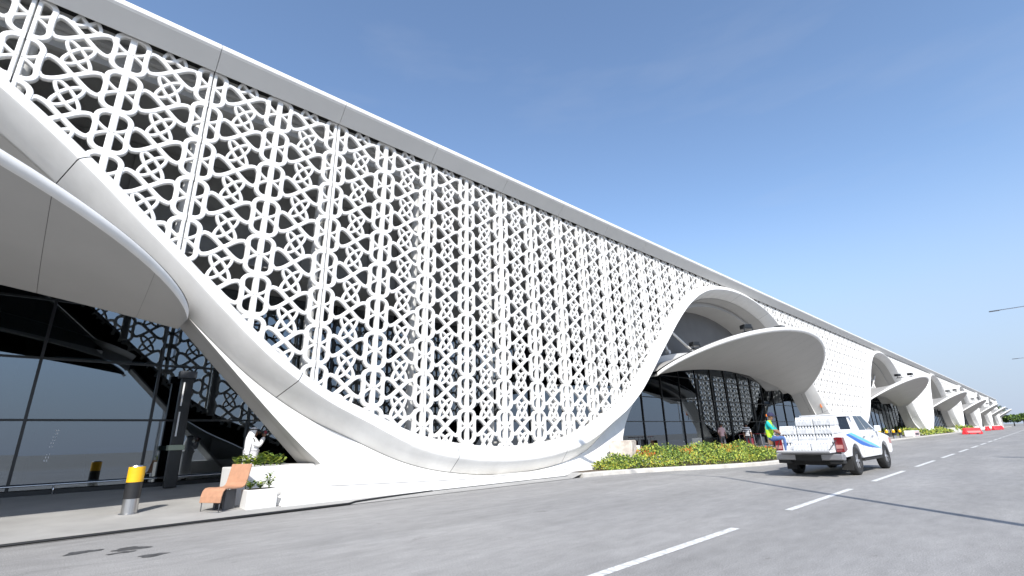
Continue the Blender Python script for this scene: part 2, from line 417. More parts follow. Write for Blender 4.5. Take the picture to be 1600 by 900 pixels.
def ribbon(mb, pts, wdt, level, ox, oz, keep=None, hi=True, depth=.115):
    p = np.array(pts); d = np.gradient(p, axis=0); d /= np.maximum(np.linalg.norm(d, axis=1), 1e-9)[:, None]; nrm = np.stack([-d[:, 1], d[:, 0]], 1)
    xf = -13.0-.0035*level; xb_ = xf-depth+.004*level; c = .014; hw = wdt/2
    prof = [(-hw, xb_), (-hw, xf-c), (-hw+c, xf), (hw-c, xf), (hw, xf-c), (hw, xb_)] if hi else [(-hw, xb_), (-hw, xf), (hw, xf), (hw, xb_)]
    K = len(prof); n = len(p)
    if keep is None: ok = np.ones(n-1, bool)
    else:
        mid = (p[1:]+p[:-1])/2; ok = keep(mid[:, 0]+ox, mid[:, 1]+oz)
    if not ok.any(): return
    k = len(mb.v)
    for i in range(n):
        for o_, x in prof: mb.v.append((x, p[i, 0]+nrm[i, 0]*o_+ox, p[i, 1]+nrm[i, 1]*o_+oz))
    for i in range(n-1):
        if not ok[i]: continue
        a = k+i*K; b_ = a+K
        for j in range(K): mb.f.append((a+j, a+(j+1) % K, b_+(j+1) % K, b_+j)); mb.m.append(0)
        if i == 0 or not ok[i-1]: mb.f.append(tuple(a+j for j in reversed(range(K)))); mb.m.append(0)
        if i == n-2 or not ok[i+1]: mb.f.append(tuple(b_+j for j in range(K))); mb.m.append(0)
SHI, SLO = strokes(True), strokes(False)
def panel_mesh(name, S, ox, oz, keep=None, hi=True):
    m = MB()
    for pts, wd, lv in S: ribbon(m, pts, wd, lv, ox, oz, keep, hi)
    return m
full = panel_mesh('lattice_panel', SHI, 0, 0); full_me = full.mesh('lattice_panel', LATW)
count = 0
for b in BAYS:
    y0 = YT+b*PERIOD
    def keep(Y, Z, y0=y0): return Z > zU(Y-y0)-.16
    # vertical support tubes and thin rails behind the screen make the screen's own mesh
    fr = MB(); rest = MB()
    cols = range(0, 13) if b > -1 else range(4, 13)
    ya_ = y0-PERIOD/2-.17+PW*(cols[0]+.5); fr.box(-13.59, -13.45, ya_+.01, y0+PERIOD/2-.18+PW*.5, 10.84, 10.96)
    screen = fr.build('lattice_screen', BEAM, BLD)
    screen['label'] = 'white lattice of clovers, bow ties and knots above the wave rim'
    for c in cols:
        yl = y0-PERIOD/2-.17+PW*(c+.5)
        zlo = float(zU(yl-y0)) if abs(yl-y0) < 22.3 else 10.9
        if b < 3 and zlo < 10.2:
            m = MB(); m.tube([(-13.85, yl, zlo-.2), (-13.85, yl, 10.83)], .13, 10)
            if b < 2:
                for zz in np.arange(ZTOP-PH, zlo, -PH*2): m.box(-13.80, -13.09, yl-.03, yl+.03, zz-.03, zz+.03)
            m.build('support_post', mat('post_paint', (.62, .62, .60), .5, .05, 1), screen, smooth=40, fix=False)
    for c in cols:
        yl = y0-PERIOD/2-.17+PW*(c+.5)
        for r in range(10):
            zl = ZTOP-PH*(r+1)
            zz = zU(np.clip(np.linspace(yl, yl+PW, 9)-y0, -66.8, 66.8))
            if zl+PH < zz.min()-.1: continue
            isfull = zl > zz.max()+.05
            if b in NEAR or (b == 2 and count < 295):
                if isfull: o = bpy.data.objects.new('lattice_panel', full_me); o.location = (0, yl, zl)
                else:
                    m = panel_mesh('p', SHI, yl, zl, keep)
                    if not m.f: continue
                    if len(m.f) < .5*len(full_me.polygons):
                        rest.add(m.v, m.f); continue
                    o = bpy.data.objects.new('lattice_panel', m.mesh('lattice_panel', LATW))
                link(o, screen); count += 1
            else:
                for pts, wd, lv in SLO: ribbon(rest, pts, wd, lv, yl, zl, None if isfull else keep, False)
    if rest.f:
        o = rest.build('lattice_panels', LATW, screen or BLD, fix=False)
        o['kind'] = 'stuff'

# --- roof edge, beam, cladding -------------------------------------------
YA, YB = -33.0, 302.0
fascia_root = None
mb = MB(); mb.box(-70, -12.93, YA, YB, 11.16, 11.50); mb.box(-13.06, -12.95, YA, YB, 11.09, 11.10); mb.box(-13.30, -12.96, YA, YB, 11.13, 11.158)
mb.m = [0]*6+[1]*(len(mb.f)-6); roof = mb.build('roof', [BEAM, DARKGAP], BLD); roof['label'] = 'straight white roof edge with grey sloping soffit'
prof = [(-12.96, 11.00), (-12.90, 10.97), (-12.545, 11.37), (-12.495, 11.42), (-12.485, 11.48), (-12.50, 11.55), (-12.60, 11.58), (-14.5, 11.66), (-14.5, 11.52), (-12.93, 11.515)]
jy = np.arange(YT-.17-13*PW, YB-PW, PW)
fme = None
for a in jy:
    mb = MB(); g = .007
    if fme is None:
        P = [[(x, yy, z) for x, z in prof] for yy in (g, PW-g)]
        mb.grid(P); mb.m = [1 if i in (0, 1) else 0 for i in range(len(mb.f))]; mb.poly([(x, g, z) for x, z in prof]); mb.poly([(x, PW-g, z) for x, z in reversed(prof)])
        fo = mb.build('fascia_panel', [WHITE, mat('eaves_panel', (.58, .57, .545), .5, .04, .6)], None, smooth=35, inv=False); fme = fo.data; bpy.data.objects.remove(fo)
    o = bpy.data.objects.new('fascia_panel', fme); o.location = (0, a, 0); link(o, roof)
mb = MB(); mb.box(-13.78, -13.62, YA, YB, 10.38, 11.14); mb.box(-13.80, -13.60, YA, YB, 10.62, 10.66); mb.box(-14.35, -14.05, YA, YB, 10.62, 11.10); mb.box(-14.5, -14.36, YA, YB, 10.5, 11.1); beam = mb.build('edge_beam', BEAM, BLD)
mb = MB(); mb.box(-18.6, -18.4, YA, YB, 6.9, 11.12)
wallo = mb.build('clad_wall', GREYCLAD, BLD)
m0 = MB(); m0.box(-.06, .05, -.03, .03, 7.0, 11.05); fin = None
for a in np.arange(-12, 100, 1.395):
    if fin is None: fin = m0.build('wall_fin', GREYCLAD, None, inv=False); fin.location = (-18.37, a, 0); me_ = fin.data; bpy.data.objects.remove(fin); fin = me_
    o = bpy.data.objects.new('wall_fin', fin); o.location = (-18.37, a, 0); link(o, wallo)
mb = MB(); mb.box(-19.3, -16.0, YA, YB, 6.86, 6.90); mb.build('lobby_ceiling', GREYCLAD, BLD)
# shell: ends, back, interior
mb = MB(); mb.box(-70, -13.2, YA-.3, YA, 0, 11.1); mb.box(-70, -13.2, YB-.3, YB, 0, 11.15); mb.box(-70.3, -70, YA, YB, 0, 11.15); mb.build('end_wall', WHITE, BLD)
mb = MB(); mb.box(-40, -39.8, YA, YB, .3, 6.9); mb.build('interior_wall', mat('interior_grey', (.32, .32, .31), .7, .1, .3), BLD)
mb = MB(); mb.quad((-40, YA, .325), (-19.2, YA, .325), (-19.2, YB, .325), (-40, YB, .325)); mb.build('interior_floor', mat('interior_floor', (.25, .24, .22), .25, .1, .4), BLD)
for a in np.arange(-9, 60, 8.37):
    mb = MB(); mb.lathe([(.42, 0.32), (.42, 6.86)], 20, (-23.2, a, 0)); mb.build('interior_column', WHITE, BLD, smooth=True)
for a in np.arange(-6, 50, 7.4):
    mb = MB(); mb.box(-27.2, -26.4, a, a+3.0, .325, 1.45); mb.box(-27.3, -26.3, a-.06, a+3.06, 1.45, 1.52); mb.build('check_in_desk', mat('desk_white', (.6, .6, .58), .4), BLD, bevel=.02)

# --- curtain wall ----------------------------------------------------------
GX = -19.0; GP = PERIOD/16
sill = MB(); sill.box(GX-.15, GX+.10, YA, YB, .10, .42); cw = sill.build('curtain_wall', STEELD, BLD); cw['label'] = 'dark reflective glass entrance wall behind the lattice'
trans = [.42, 2.25, 3.95, 5.65, 6.86]
mm_ = MB(); mm_.box(-.09, .07, -.035, .035, .42, 6.86); mull = mm_.mesh('mullion', STEELD)
tt_ = MB(); tt_.box(-.05, .045, .036, GP-.036, -.03, .03); tran = tt_.mesh('transom', STEELD)
panes = []
for z0, z1 in zip(trans[:-1], trans[1:]):
    g = MB(); g.box(-.012, .0, .03, GP-.03, z0+.02, z1-.02); panes.append(g.mesh('pane', GLASS))
ncol = 0
a = -.45-6*GP
far = MB(); farg = MB()
while a < YB-1:
    if a < 58:
        o = bpy.data.objects.new('mullion', mull); o.location = (GX, a, 0); link(o, cw)
        for i in range(4):
            o = bpy.data.objects.new('pane', panes[i]); o.location = (GX, a, 0)
            t = random.gauss(0, .0018); t2 = random.gauss(0, .0018)
            o.rotation_euler = (0, t2*.5, t); o.location.x += t2*(trans[i]+.8)*-.5
            link(o, cw)
            if i: o = bpy.data.objects.new('transom', tran); o.location = (GX, a, trans[i]); link(o, cw)
    else:
        far.box(GX-.09, GX+.07, a-.035, a+.035, .42, 6.86)
        for i in (1, 2, 3): far.box(GX-.05, GX+.045, a+.036, a+GP-.036, trans[i]-.03, trans[i]+.03)
        farg.box(GX-.012, GX, a+.03, a+GP-.03, .44, 6.84)
    a += GP
o = far.build('glazing_bars', STEELD, cw, fix=False); o['kind'] = 'stuff'
o = farg.build('glass_panes', GLASS, cw, fix=False); o['kind'] = 'stuff'
# low guard rail in front of the glass
mb = MB(); mb.tube([(GX+.35, -14, .56), (GX+.35, 17, .56)], .022, 8); rail = mb.build('guard_rail', CHROME, None, smooth=True, inv=False)
tag(rail, 'low steel guard rail running in front of the near glass wall', 'rail')
for a in np.arange(-13.5, 17, 2.79):
    mb = MB(); mb.tube([(GX+.35, a, .28), (GX+.35, a, .555)], .016, 8); mb.build('rail_post', CHROME, rail, smooth=True)
# printed marks on the glass
mb = MB()
rr = random.Random(3)
for i in range(9):
    z = 1.95-.085*i-.12*(i > 5); yy = .22-.012*i
    for j in range(2): mb.box(GX+.004, GX+.006, yy+.05*j+rr.uniform(-.01, .01), yy+.05*j+.022, z, z+rr.uniform(.02, .05))
mb.build('glass_marking', STREAK, cw, fix=False)
P = []
for i in range(25):
    q = 2*math.pi*i/24; P.append([(GX+.006, -.95+.17*math.cos(q), 1.42+.12*math.sin(q)), (GX+.006, -.95+.135*math.cos(q), 1.42+.09*math.sin(q))])
mb = MB(); mb.grid(P); mb.build('glass_marking', STREAK, cw, fix=False)

# --- aprons, plinths, legs -------------------------------------------------
us_ = np.linspace(-9.55, 9.55, 160); _j = [offs(u, joint(u)[0]) for u in us_]; JY = np.array([float(q[0]) for q in _j]); JZ = np.array([float(q[1]) for q in _j]); JX = np.array([joint(u)[1] for u in us_])
def jx(u): return float(np.interp(u, JY, JX))
def jz(u): return np.interp(u, JY, JZ)
OPEN_U = 6.7; UTIP = float(JY[-1])
def openz(u): return .9+(abs(u)-OPEN_U)*(float(JZ[-1])-.9)/(UTIP-OPEN_U)
def plz(u): return .24+.20*np.clip((abs(u)-2.5)/5.4, 0, 1)
def apx(u, z):
    zt, zb = float(jz(u)), float(plz(u)); t = min(1, max(0, (zt-z)/(zt-zb)))**(1/.85); return jx(u)+(-12.42-jx(u))*t**1.7
for b in BAYS:
    if b == -1: continue
    y0 = YT+b*PERIOD; nn = 60 if b < 2 else 24
    mb = MB(); P = []
    for u in np.linspace(-OPEN_U, OPEN_U, nn):
        zt, zb = float(jz(u)), float(plz(u)); row = []
        for v in np.linspace(0, 1, 9):
            row.append((jx(u)+(-12.42-jx(u))*v**1.7, y0+u, zt+(zb-zt)*v**.85))
        P.append(row)
    mb.grid(P)
    for q in (0, -1): mb.poly(list(P[q])+[(-13.3, P[q][0][1], P[q][-1][2]), (-13.5, P[q][0][1], P[q][0][2])])
    apron = mb.build('apron', WHITE, BLD, smooth=40); apron['label'] = 'white flared base under the trough of the wave'
    for s in (-1, 1):
        mb = MB(); P = []
        for u in np.linspace(OPEN_U, UTIP, 20):
            zt, zb = float(jz(s*u)), float(openz(u))
            P.append([(apx(s*u, zt+(zb-zt)*v), y0+s*u, zt+(zb-zt)*v) for v in np.linspace(0, 1, 6)])
        mb.grid(P); mb.build('apron_wing', WHITE, apron, smooth=40)
        # deep reveal of the leg, two bands with a shadow gap
        for x0, x1, d0, d1 in ((-12.91, -13.70, 0, .01), (-13.715, -14.5, .015, .02)):
            mb = MB(); P = []
            for u in np.linspace(OPEN_U-.95, UTIP-.02, 14):
                z = float(openz(u)); x0 = (apx(s*u, z)+.004 if u > OPEN_U else -12.95) if d0 == 0 else -13.715; P.append([(x0, y0+s*(u+d0), z), (x1, y0+s*(u+d1), z), (x1, y0+s*(u-.05), z+.02), (x0-.05, y0+s*(u-.05), z+.02)])
            mb.grid(P); mb.build('leg_reveal', SOFFIT, apron, smooth=30)
    # plinth with sloping ends
    mb = MB(); P = []
    for u in np.concatenate([[-7.75, -7.5], np.linspace(-7.45, 7.45, 30), [7.5, 7.75]]):
        e = 0 if abs(u) < 7.6 else 1; z = float(plz(u)) if not e else .05
        P.append([(-13.3, y0+u, 0), (-13.3, y0+u, z), (-12.46, y0+u, z), (-12.415, y0+u, z-.03 if not e else .04), (-12.36, y0+u, .0)])
    mb.grid(P); pl = mb.build('plinth', WHITE, BLD, smooth=30)
    # end fill under the wings
    for s in (-1, 1):
        mb = MB(); mb.box(-14.4, -13.30, *(sorted((y0+s*5.0, y0+s*8.6))), .0, .90)
        mb.build('parapet', WHITE, BLD, bevel=.02)
# --- arches above the canopies and the canopies -----------------------------
A_, OUT_, RISE_, PEX = 12.2, 4.2, 2.8, 1.42
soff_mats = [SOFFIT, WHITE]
ARCH = [-1, 0, 1, 2, 3, 4, 5, 6]
for k in ARCH:
    yc = YT+PERIOD/2+PERIOD*k; near = k < 2
    lbl = {-1: 'near left canopy whose underside fills the left edge', 0: 'large white petal canopy over the second entrance behind the pickup', 1: 'third petal canopy beyond the pickup'}.get(k)
    # arch reveal: stepped bands
    U = np.linspace(10.3, 34.3, 70 if near else 30)    # measured from this bay's trough
    yb = yc-PERIOD/2
    def band(prof):
        P = []
        for u in U:
            row = []
            for n, x in prof: a, z = offs(u, n); row.append((x, yb+a, z))
            P.append(row)
        m = MB(); m.grid(P); return m
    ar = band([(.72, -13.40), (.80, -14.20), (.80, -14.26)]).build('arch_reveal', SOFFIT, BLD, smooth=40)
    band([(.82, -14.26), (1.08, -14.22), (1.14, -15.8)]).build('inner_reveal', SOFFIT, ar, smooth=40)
    m = MB(); P = []
    for u in U:
        a, z = offs(u, 1.12); P.append([(-15.8, yb+a, z), (-15.8, yb+a, 4.55+1.45*max(0, 1-((a-22.3)/12.2)**2))])
    m.grid(P); m.build('tympanum', TYMP, ar)
    # canopy
    yc_arch = yc
    if k >= 0: yc = yc-.6
    A_ = 12.2 if k < 0 else 11.3
    th = np.linspace(0, math.pi, 72 if near else 32); c_, s_ = np.cos(th), np.sin(th)
    E = np.stack([-13.0+OUT_*s_**PEX, yc-A_*c_, 4.22+RISE_*s_**PEX], 1)
    I = np.stack([np.full_like(th, -14.0), yc-A_*c_, 4.18+1.16*s_**2], 1)
    T = np.stack([np.full_like(th, -14.6), yc-A_*c_, 4.30+1.9*s_**1.6], 1)
    can = empty('canopy', (-13, yc, 4.3)); 
    # canopy soffit = the canopy's own mesh
    bpy.data.objects.remove(can)
    def soff(i0, i1):
        P = []
        for i in range(i0, i1+1):
            row = []
            for v in np.linspace(0, 1, 13):
                p = I[i]*(1-v)+E[i]*v
                p = p.copy(); p[2] -= .30*s_[i]**2*math.sin(math.pi*v)*(1-.3*v)
                row.append(tuple(p))
            P.append(row)
        m = MB(); m.grid(P); return m
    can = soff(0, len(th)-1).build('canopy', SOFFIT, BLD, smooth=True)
    if lbl: can['label'] = lbl
    if k < 2:
        can.data.materials[0] = mat('joint_sealant', (.14, .14, .135), .8); can.location.z += .02
        npn = 15; ed = np.linspace(0, math.pi, npn+1)
        ed = np.concatenate([[0], np.arccos(np.linspace(.93, -.93, npn-1)), [math.pi]])
        for i in range(npn):
            tq = np.linspace(ed[i]+(.0005 if i else 0), ed[i+1]-(.0005 if i < npn-1 else 0), 7); P = []
            for q in tq:
                sn, cs = math.sin(q), math.cos(q); sn = max(sn, 0)
                e = np.array([-13.0+OUT_*sn**PEX, yc-A_*cs, 4.22+RISE_*sn**PEX]); ii = np.array([-14.0, yc-A_*cs, 4.18+1.16*sn**2]); row = []
                for v in np.linspace(0, 1, 13):
                    p = ii*(1-v)+e*v; p[2] -= .30*sn**2*math.sin(math.pi*v)*(1-.3*v); row.append(tuple(p))
                P.append(row)
            m = MB(); m.grid(P); m.build('soffit_panel', SOFFIT, can, smooth=True)
    # rounded lip
    LP = [(0, 0), (.05, .02), (.10, .09), (.11, .17), (.07, .25), (0, .28), (-.3, .30)]
    d = np.gradient(E, axis=0); nx = np.stack([d[:, 1], -d[:, 0]], 1); nx /= np.linalg.norm(nx, axis=1)[:, None]
    P = []
    for i in range(len(th)):
        f = .62+.38*s_[i]; P.append([(E[i, 0]+nx[i, 0]*o_*min(1, .1+2*s_[i]), E[i, 1]+nx[i, 1]*o_*min(1, .1+2*s_[i]), E[i, 2]+h_*f) for o_, h_ in LP])
    m = MB(); m.grid(P); m.build('canopy_lip', WHITE, can, smooth=60)
    P = []
    for i in range(len(th)):
        row = []
        for v in np.linspace(0, 1, 9):
            p = (E[i]+np.array([0, 0, .26]))*(1-v)+T[i]*v; p = p.copy(); p[2] -= .3*s_[i]**2*math.sin(math.pi*v); row.append(tuple(p))
        P.append(row)
    m = MB(); m.grid(P); m.build('canopy_top', SOFFIT, can, smooth=True)
    # upstand between canopy roof and tympanum
    P = [[tuple(T[i]), (T[i, 0]-.05, T[i, 1], T[i, 2]+.35), (-15.9, T[i, 1], T[i, 2]+.35)] for i in range(len(th))]
    m = MB(); m.grid(P); m.build('canopy_upstand', BEAM, can)
    if k < 4:
        for s in (-1, 1):
            for q0, q1 in (((-15.2, 7.9, 8.75), (-15.0, 2.9, 6.55)), ((-15.6, 6.6, 8.6), (-15.2, 5.9, 6.3))):
                m = MB(); m.tube([(q0[0], yc+s*q0[1], q0[2]), (q1[0], yc+s*q1[1], q1[2])], .085, 10); st = m.build('brace', WHITE, can, smooth=40)
                m = MB(); m.tube([(q1[0]-.12, yc+s*q1[1], q1[2]), (q1[0]+.12, yc+s*q1[1], q1[2])], .13, 10); m.build('brace_foot', WHITE, can, smooth=40)

# ------------------------------------------------------------------ floodlights on the canopies
def floodlight(loc, rz, label):
    r = empty('floodlight', loc, rz, label, 'floodlight', 'floodlights on the canopies')
    m = MB(); m.box(-.22, .22, -.30, .30, .0, .05); m.tube([(-.0, -.27, .05), (0, -.27, .34)], .03, 6); m.tube([(0, .27, .05), (0, .27, .34)], .03, 6); m.build('bracket', STEELD, r, inv=False)
    m = MB(); m.prism([(-.25, .24), (.25, .24), (.25, .50), (-.25, .50)], -.05, .42); o = m.build('housing', STEELD, r, inv=False, bevel=.03)
    m = MB(); m.box(.421, .43, -.21, .21, .27, .47); m.build('lens', TGLASS, o, inv=False)
    return r
ordn = ['near', 'second', 'third', 'fourth', 'fifth', 'sixth', 'seventh', 'eighth']
def ctop(yc, tn, dx):
    yc -= .6
    q = math.acos(-np.clip(tn, -1, 1)); s = math.sin(q)
    E = (-13.0+OUT_*s**PEX, yc-A_*math.cos(q), 4.22+RISE_*s**PEX+.26)
    return (E[0]-dx, E[1], E[2]-.02)
for k in ARCH[:]:
    yc = YT+PERIOD/2+PERIOD*k
    if k == -1: continue
    floodlight(ctop(yc, -.38, 1.5), 2.6, 'black floodlight on the %s canopy, the nearer of its two' % ordn[k+1])
    floodlight(ctop(yc, -.05, 1.2), 2.9, 'black floodlight on the %s canopy, the farther of its two' % ordn[k+1])
r = floodlight((-14.3, YT+PERIOD/2-4.4, 6.55), 2.7, 'small black floodlight beside the white braces inside the second arch')

# ------------------------------------------------------------------ black pylon by the near glass
r = empty('light_pylon', (-18.2, 3.0, .29), 0, 'tall black pylon with two light slots in front of the near glass', 'pylon')
m = MB(); m.prism([(-.16, 0), (.16, 0), (.16, 3.2), (-.16, 3.2)], -.12, .12); m.build('housing', STEELD, r, inv=False, bevel=.015)
m = MB(); m.box(-.18, .16, -.24, .22, 3.2, 3.42); m.build('head', FRAMED, r, inv=False, bevel=.02)
m = MB(); m.box(-.16, .16, -.22, .2, 1.05, 1.20); m.build('collar', mat('pale_green_steel', (.35, .40, .30), .5), r, inv=False, bevel=.01)
for z in (1.45, 2.35):
    m = MB(); m.box(.121, .128, -.10, -.06, z, z+.72); m.build('light_slot', STREAK, r, inv=False)

# ------------------------------------------------------------------ bollards
def make_bollard():
    r = empty('bollard', (0, 0, 0))
    m = MB(); m.lathe([(.0, 0), (.185, 0), (.185, .012), (.15, .014), (.145, .02), (.145, .30)], 28); m.build('steel_base', STEEL, r, smooth=35, inv=False)
    m = MB(); m.lathe([(.145, .30), (.152, .302), (.152, .628), (.145, .63)], 28); m.build('black_band', BLK, r, smooth=35, inv=False)
    m = MB(); m.lathe([(.145, .63), (.152, .632), (.152, .935), (.145, .94)], 28); m.build('yellow_band', YEL, r, smooth=35, inv=False)
    m = MB(); m.lathe([(.145, .94), (.135, .965), (.08, .975), (0, .976)], 28); m.build('cap', STEEL, r, smooth=35, inv=False)
    return r
bol = make_bollard(); bol.location = (-13.74, 1.62, pz(-13.74)-.004)
tag(bol, 'large yellow and black steel bollard on the near pavement', 'bollard', 'bollards along the forecourt')
b2 = dup(bol); b2.location = (-12.1, 34.3, .125); tag(b2, 'yellow and black bollard behind the tail of the pickup', 'bollard')
for i, yy in enumerate((58.2, 61.0, 64.0, 67.2, 70.6, 74.0)):
    c = dup(bol); c.location = (-12.25+.03*i, yy, .14)
    tag(c, 'yellow bollard in the far row ahead of the pickup, %s from the truck' % ['nearest', 'second', 'third', 'fourth', 'fifth', 'sixth'][i], 'bollard')
c = dup(bol); c.location = (-14.6, -3.2, .13); tag(c, 'yellow and black bollard beyond the left edge of the pavement', 'bollard')

# ------------------------------------------------------------------ bench chair
r = empty('lounge_chair', (-12.95, 3.26, .03), R_(29), 'terracotta shell chair on the pavement beside the white planter box', 'chair')
pr = [(.34, .95), (.325, .90), (.24, .56), (.20, .49), (.12, .455), (-.10, .455), (-.25, .47), (-.33, .46), (-.37, .42), (-.40, .32), (-.41, .20)]
m = MB(); t = .032
pr = [(y*.98, z) for y, z in pr]
top = np.array(pr); dd = np.gradient(top, axis=0); dd /= np.linalg.norm(dd, axis=1)[:, None]; nn = np.stack([dd[:, 1], -dd[:, 0]], 1)*t
loop = [tuple(p) for p in top]+[tuple(p) for p in (top+nn)[::-1]]
m.prism(loop, -.29, .29); m.build('seat_shell', TERRA, r, inv=False, bevel=.008)
for x in (.10, -.16):
    m = MB(); m.box(x-.03, x+.03, -.16, .12, .0, .43); m.build('leg', FRAMED, r, inv=False, bevel=.006)
for x in (-.25, .25):
    m = MB(); m.tube([(x, -.40, .20), (x, -.40, .012), (x, .30, .012), (x, .24, .5)], .011, 8); m.build('frame_rod', FRAMED, r, inv=False, smooth=True)
m = MB(); m.tube([(-.25, -.40, .012), (.25, -.40, .012)], .011, 8); m.build('frame_rod', FRAMED, r, inv=False, smooth=True)

# ------------------------------------------------------------------ planters and plants
def plant(loc, h, n, leaf, label, spread=.16, seed=0, cat='plant', group=None):
    r = empty('leafy_plant', loc, 0, label, cat, group); q = random.Random(seed)
    st = MB(); fo = MB()
    for i in range(n):
        a = q.uniform(0, 6.28); l = h*q.uniform(.55, 1.0); ex = spread*q.uniform(.3, 1); 
        tip = Vector((math.cos(a)*ex, math.sin(a)*ex, l)); st.tube([(0, 0, 0), tuple(tip*.5+Vector((0, 0, l*.08))), tuple(tip)], [.006, .005, .003], 5)
        for j in range(7):
            f = .25+.75*j/6; p = tip*f; aa = a+j*2.4; dr = Vector((math.cos(aa), math.sin(aa), q.uniform(.2, .9))).normalized(); sd = dr.cross(Vector((0, 0, 1))).normalized()
            L_ = leaf*q.uniform(.7, 1.2); up = sd.cross(dr)
            pts = [p, p+dr*L_*.3+sd*L_*.22+up*L_*.05, p+dr*L_*.7+sd*L_*.2, p+dr*L_-up*L_*.12, p+dr*L_*.7-sd*L_*.2, p+dr*L_*.3-sd*L_*.22+up*L_*.05]
            fo.mi = q.choice([0, 0, 1, 1, 2]); k = len(fo.v); fo.v += [tuple(x) for x in pts]+[tuple(p+dr*L_*.5-up*L_*.05)]
            for e in range(6): fo.f.append((k+6, k+e, k+(e+1) % 6)); fo.m.append(fo.mi)
    st.build('stems', LEAFS[1], r, inv=False); fo.build('foliage', LEAFS[:3], r, inv=False, fix=False)
    return r
r = empty('planter_box', (-12.72, 3.86, .02), 0, 'square white planter box at the foot of the plinth', 'planter')
m = MB(); m.prism([(-.31, 0), (.33, 0), (.335, .42), (-.315, .42)], -.24, .24); m.build('box', WHITE, r, inv=False, bevel=.02, seg=3)
m = MB(); m.box(-.20, .20, -.27, .29, .421, .425); m.build('soil', mat('soil', (.03, .022, .015), .95), r, inv=False)
for i, (dx, dy, hh) in enumerate(((.0, -.2, .20), (.05, .0, .16), (0, .2, .33))):
    plant((-12.72+dx, 3.86+dy, .44), hh, 6, .10, ['low green plant at the left of the white planter box', 'small green plant in the middle of the white planter box', 'taller green plant at the right of the white planter box'][i], .12, i)
for i in range(9):
    names = ['first', 'second', 'third', 'fourth', 'fifth', 'sixth', 'seventh', 'eighth', 'ninth']
    plant((-13.55+.08*math.sin(i*2.1), 3.56+.125*i, .90), [.24, .30, .22, .2, .26, .32, .24, .3, .22][i], 6, .13, '%s plant from the left on the white parapet by the man in white' % names[i], .15, 20+i)

# ------------------------------------------------------------------ cable
m = MB(); pts = []
for y in np.arange(-6, 8.4, .25):
    x = -11.28-.05*math.sin(y*.6)-.10*max(0, y-1)*.9*.6
    if y > 5.6: x = -11.63-.5*((y-5.6)/2.4)**.6-.03
    pts.append((x, y, .036))
m.tube(pts, .024, 6); tag(m.build('power_cable', CABLE, None, smooth=True), 'black power cable lying along the pavement edge to the white plinth', 'cable')
m = MB(); pts = [(-12.22, y, .03) for y in np.arange(7.7, 15, .4)]; m.tube(pts, .012, 6)
tag(m.build('thin_cable', CABLE, None, smooth=True), 'thin dark cable at the foot of the white plinth', 'cable')

# ------------------------------------------------------------------ stone block
m = MB(); m.box(-.46, .46, -.42, .42, 0, 1.06)
o = m.build('stone_block', STONE, None, inv=False, bevel=.05, seg=3)
bm = bmesh.new(); bm.from_mesh(o.data); bmesh.ops.subdivide_edges(bm, edges=bm.edges, cuts=3, use_grid_fill=True)
for v in bm.verts:
    if v.co.z > .02: v.co += Vector((random.gauss(0, .007), random.gauss(0, .007), random.gauss(0, .007))); v.co.x *= 1+.05*(v.co.z-.5)
bm.to_mesh(o.data); bm.free(); o.location = (-12.15, 17.55, .10); o.rotation_euler = (0, 0, .35)
tag(o, 'pale weathered stone block beside the flower bed', 'block')

# ------------------------------------------------------------------ flower beds
def bed(name, edge, back, h0, h1, n, label, colours, leaf=.075, seed=0, ramp_=1.2):
    """edge/back: functions y -> x; leaves in a mounded strip"""
    r = np.random.default_rng(seed); y = r.uniform(edge[0], edge[1], n); t = r.random(n); x0 = np.array([edge[2](v) for v in y]); x1 = np.array([back(v) for v in y])
    x = x0*(1-t)+x1*t
    clump = .5+.5*np.sin(y*2.3+x*1.7)*np.sin(y*1.1-x*2.9+1.0)
    hmax = (h0+(h1-h0)*np.clip(t*1.6, 0, 1))*(.70+.40*clump)*np.clip((y-edge[0])/ramp_+.35, 0, 1)*np.clip((edge[1]-y)/1.5+.25, 0, 1)
    z = .10+hmax*np.sqrt(r.random(n))
    def pick(p):
        c = math.sin(p[1]*1.9+p[0]*2.3)+math.sin(p[1]*3.7-p[0]*1.3+2)
        if c > .95 and p[2] > .55 and colours: return int(rng.choice([3, 3, 4, 0, 1]))
        return int(rng.choice([0, 0, 0, 1, 1, 2, 4] if c > -.2 else [0, 0, 1, 1, 1, 2, 2]))
    m = MB(); leafcloud(m, np.stack([x, y, z], 1), leaf, 5, pick, .6)
    o = m.build(name, LEAFS, None, fix=False); tag(o, label, 'flower bed', kind='stuff'); return o
fedge = (15.7, 27.0, lambda y: kerbx(y)-.22)
bed('flower_bed', fedge, lambda y: -12.35+.10*max(0, y-16)+(.05*max(0, y-21)), .28, .80, 17000, 'bushy bed of lime green leaves and orange flowers along the kerb', True, .085, 1, 3.4)
m = MB(); P = [[(kerbx(y)-.17, y, .132), (-12.5+.12*max(0, y-16), y, .137)] for y in np.arange(14.5, 27.3, .4)]; m.grid(P); structure(m.build('soil_bed', mat('soil_dry', (.10, .075, .05), .95, .3, 5)))
bed('grass_bed', (88, 121, lambda y: -11.75), lambda y: -14.8, .55, 1.1, 5000, 'green planted bed by the kerb beyond the third canopy', False, .22, 2)
m = MB(); m.quad((-11.75, 87, .15), (-11.75, 122, .15), (-15, 122, .20), (-15, 87, .20)); structure(m.build('soil_bed', mat('soil_dry', (.1, .07, .05))))
bed('low_hedge', (138, 160, lambda y: -11.8), lambda y: -14.5, .8, 1.3, 1800, 'far low hedge behind the red barriers', False, .35, 3)

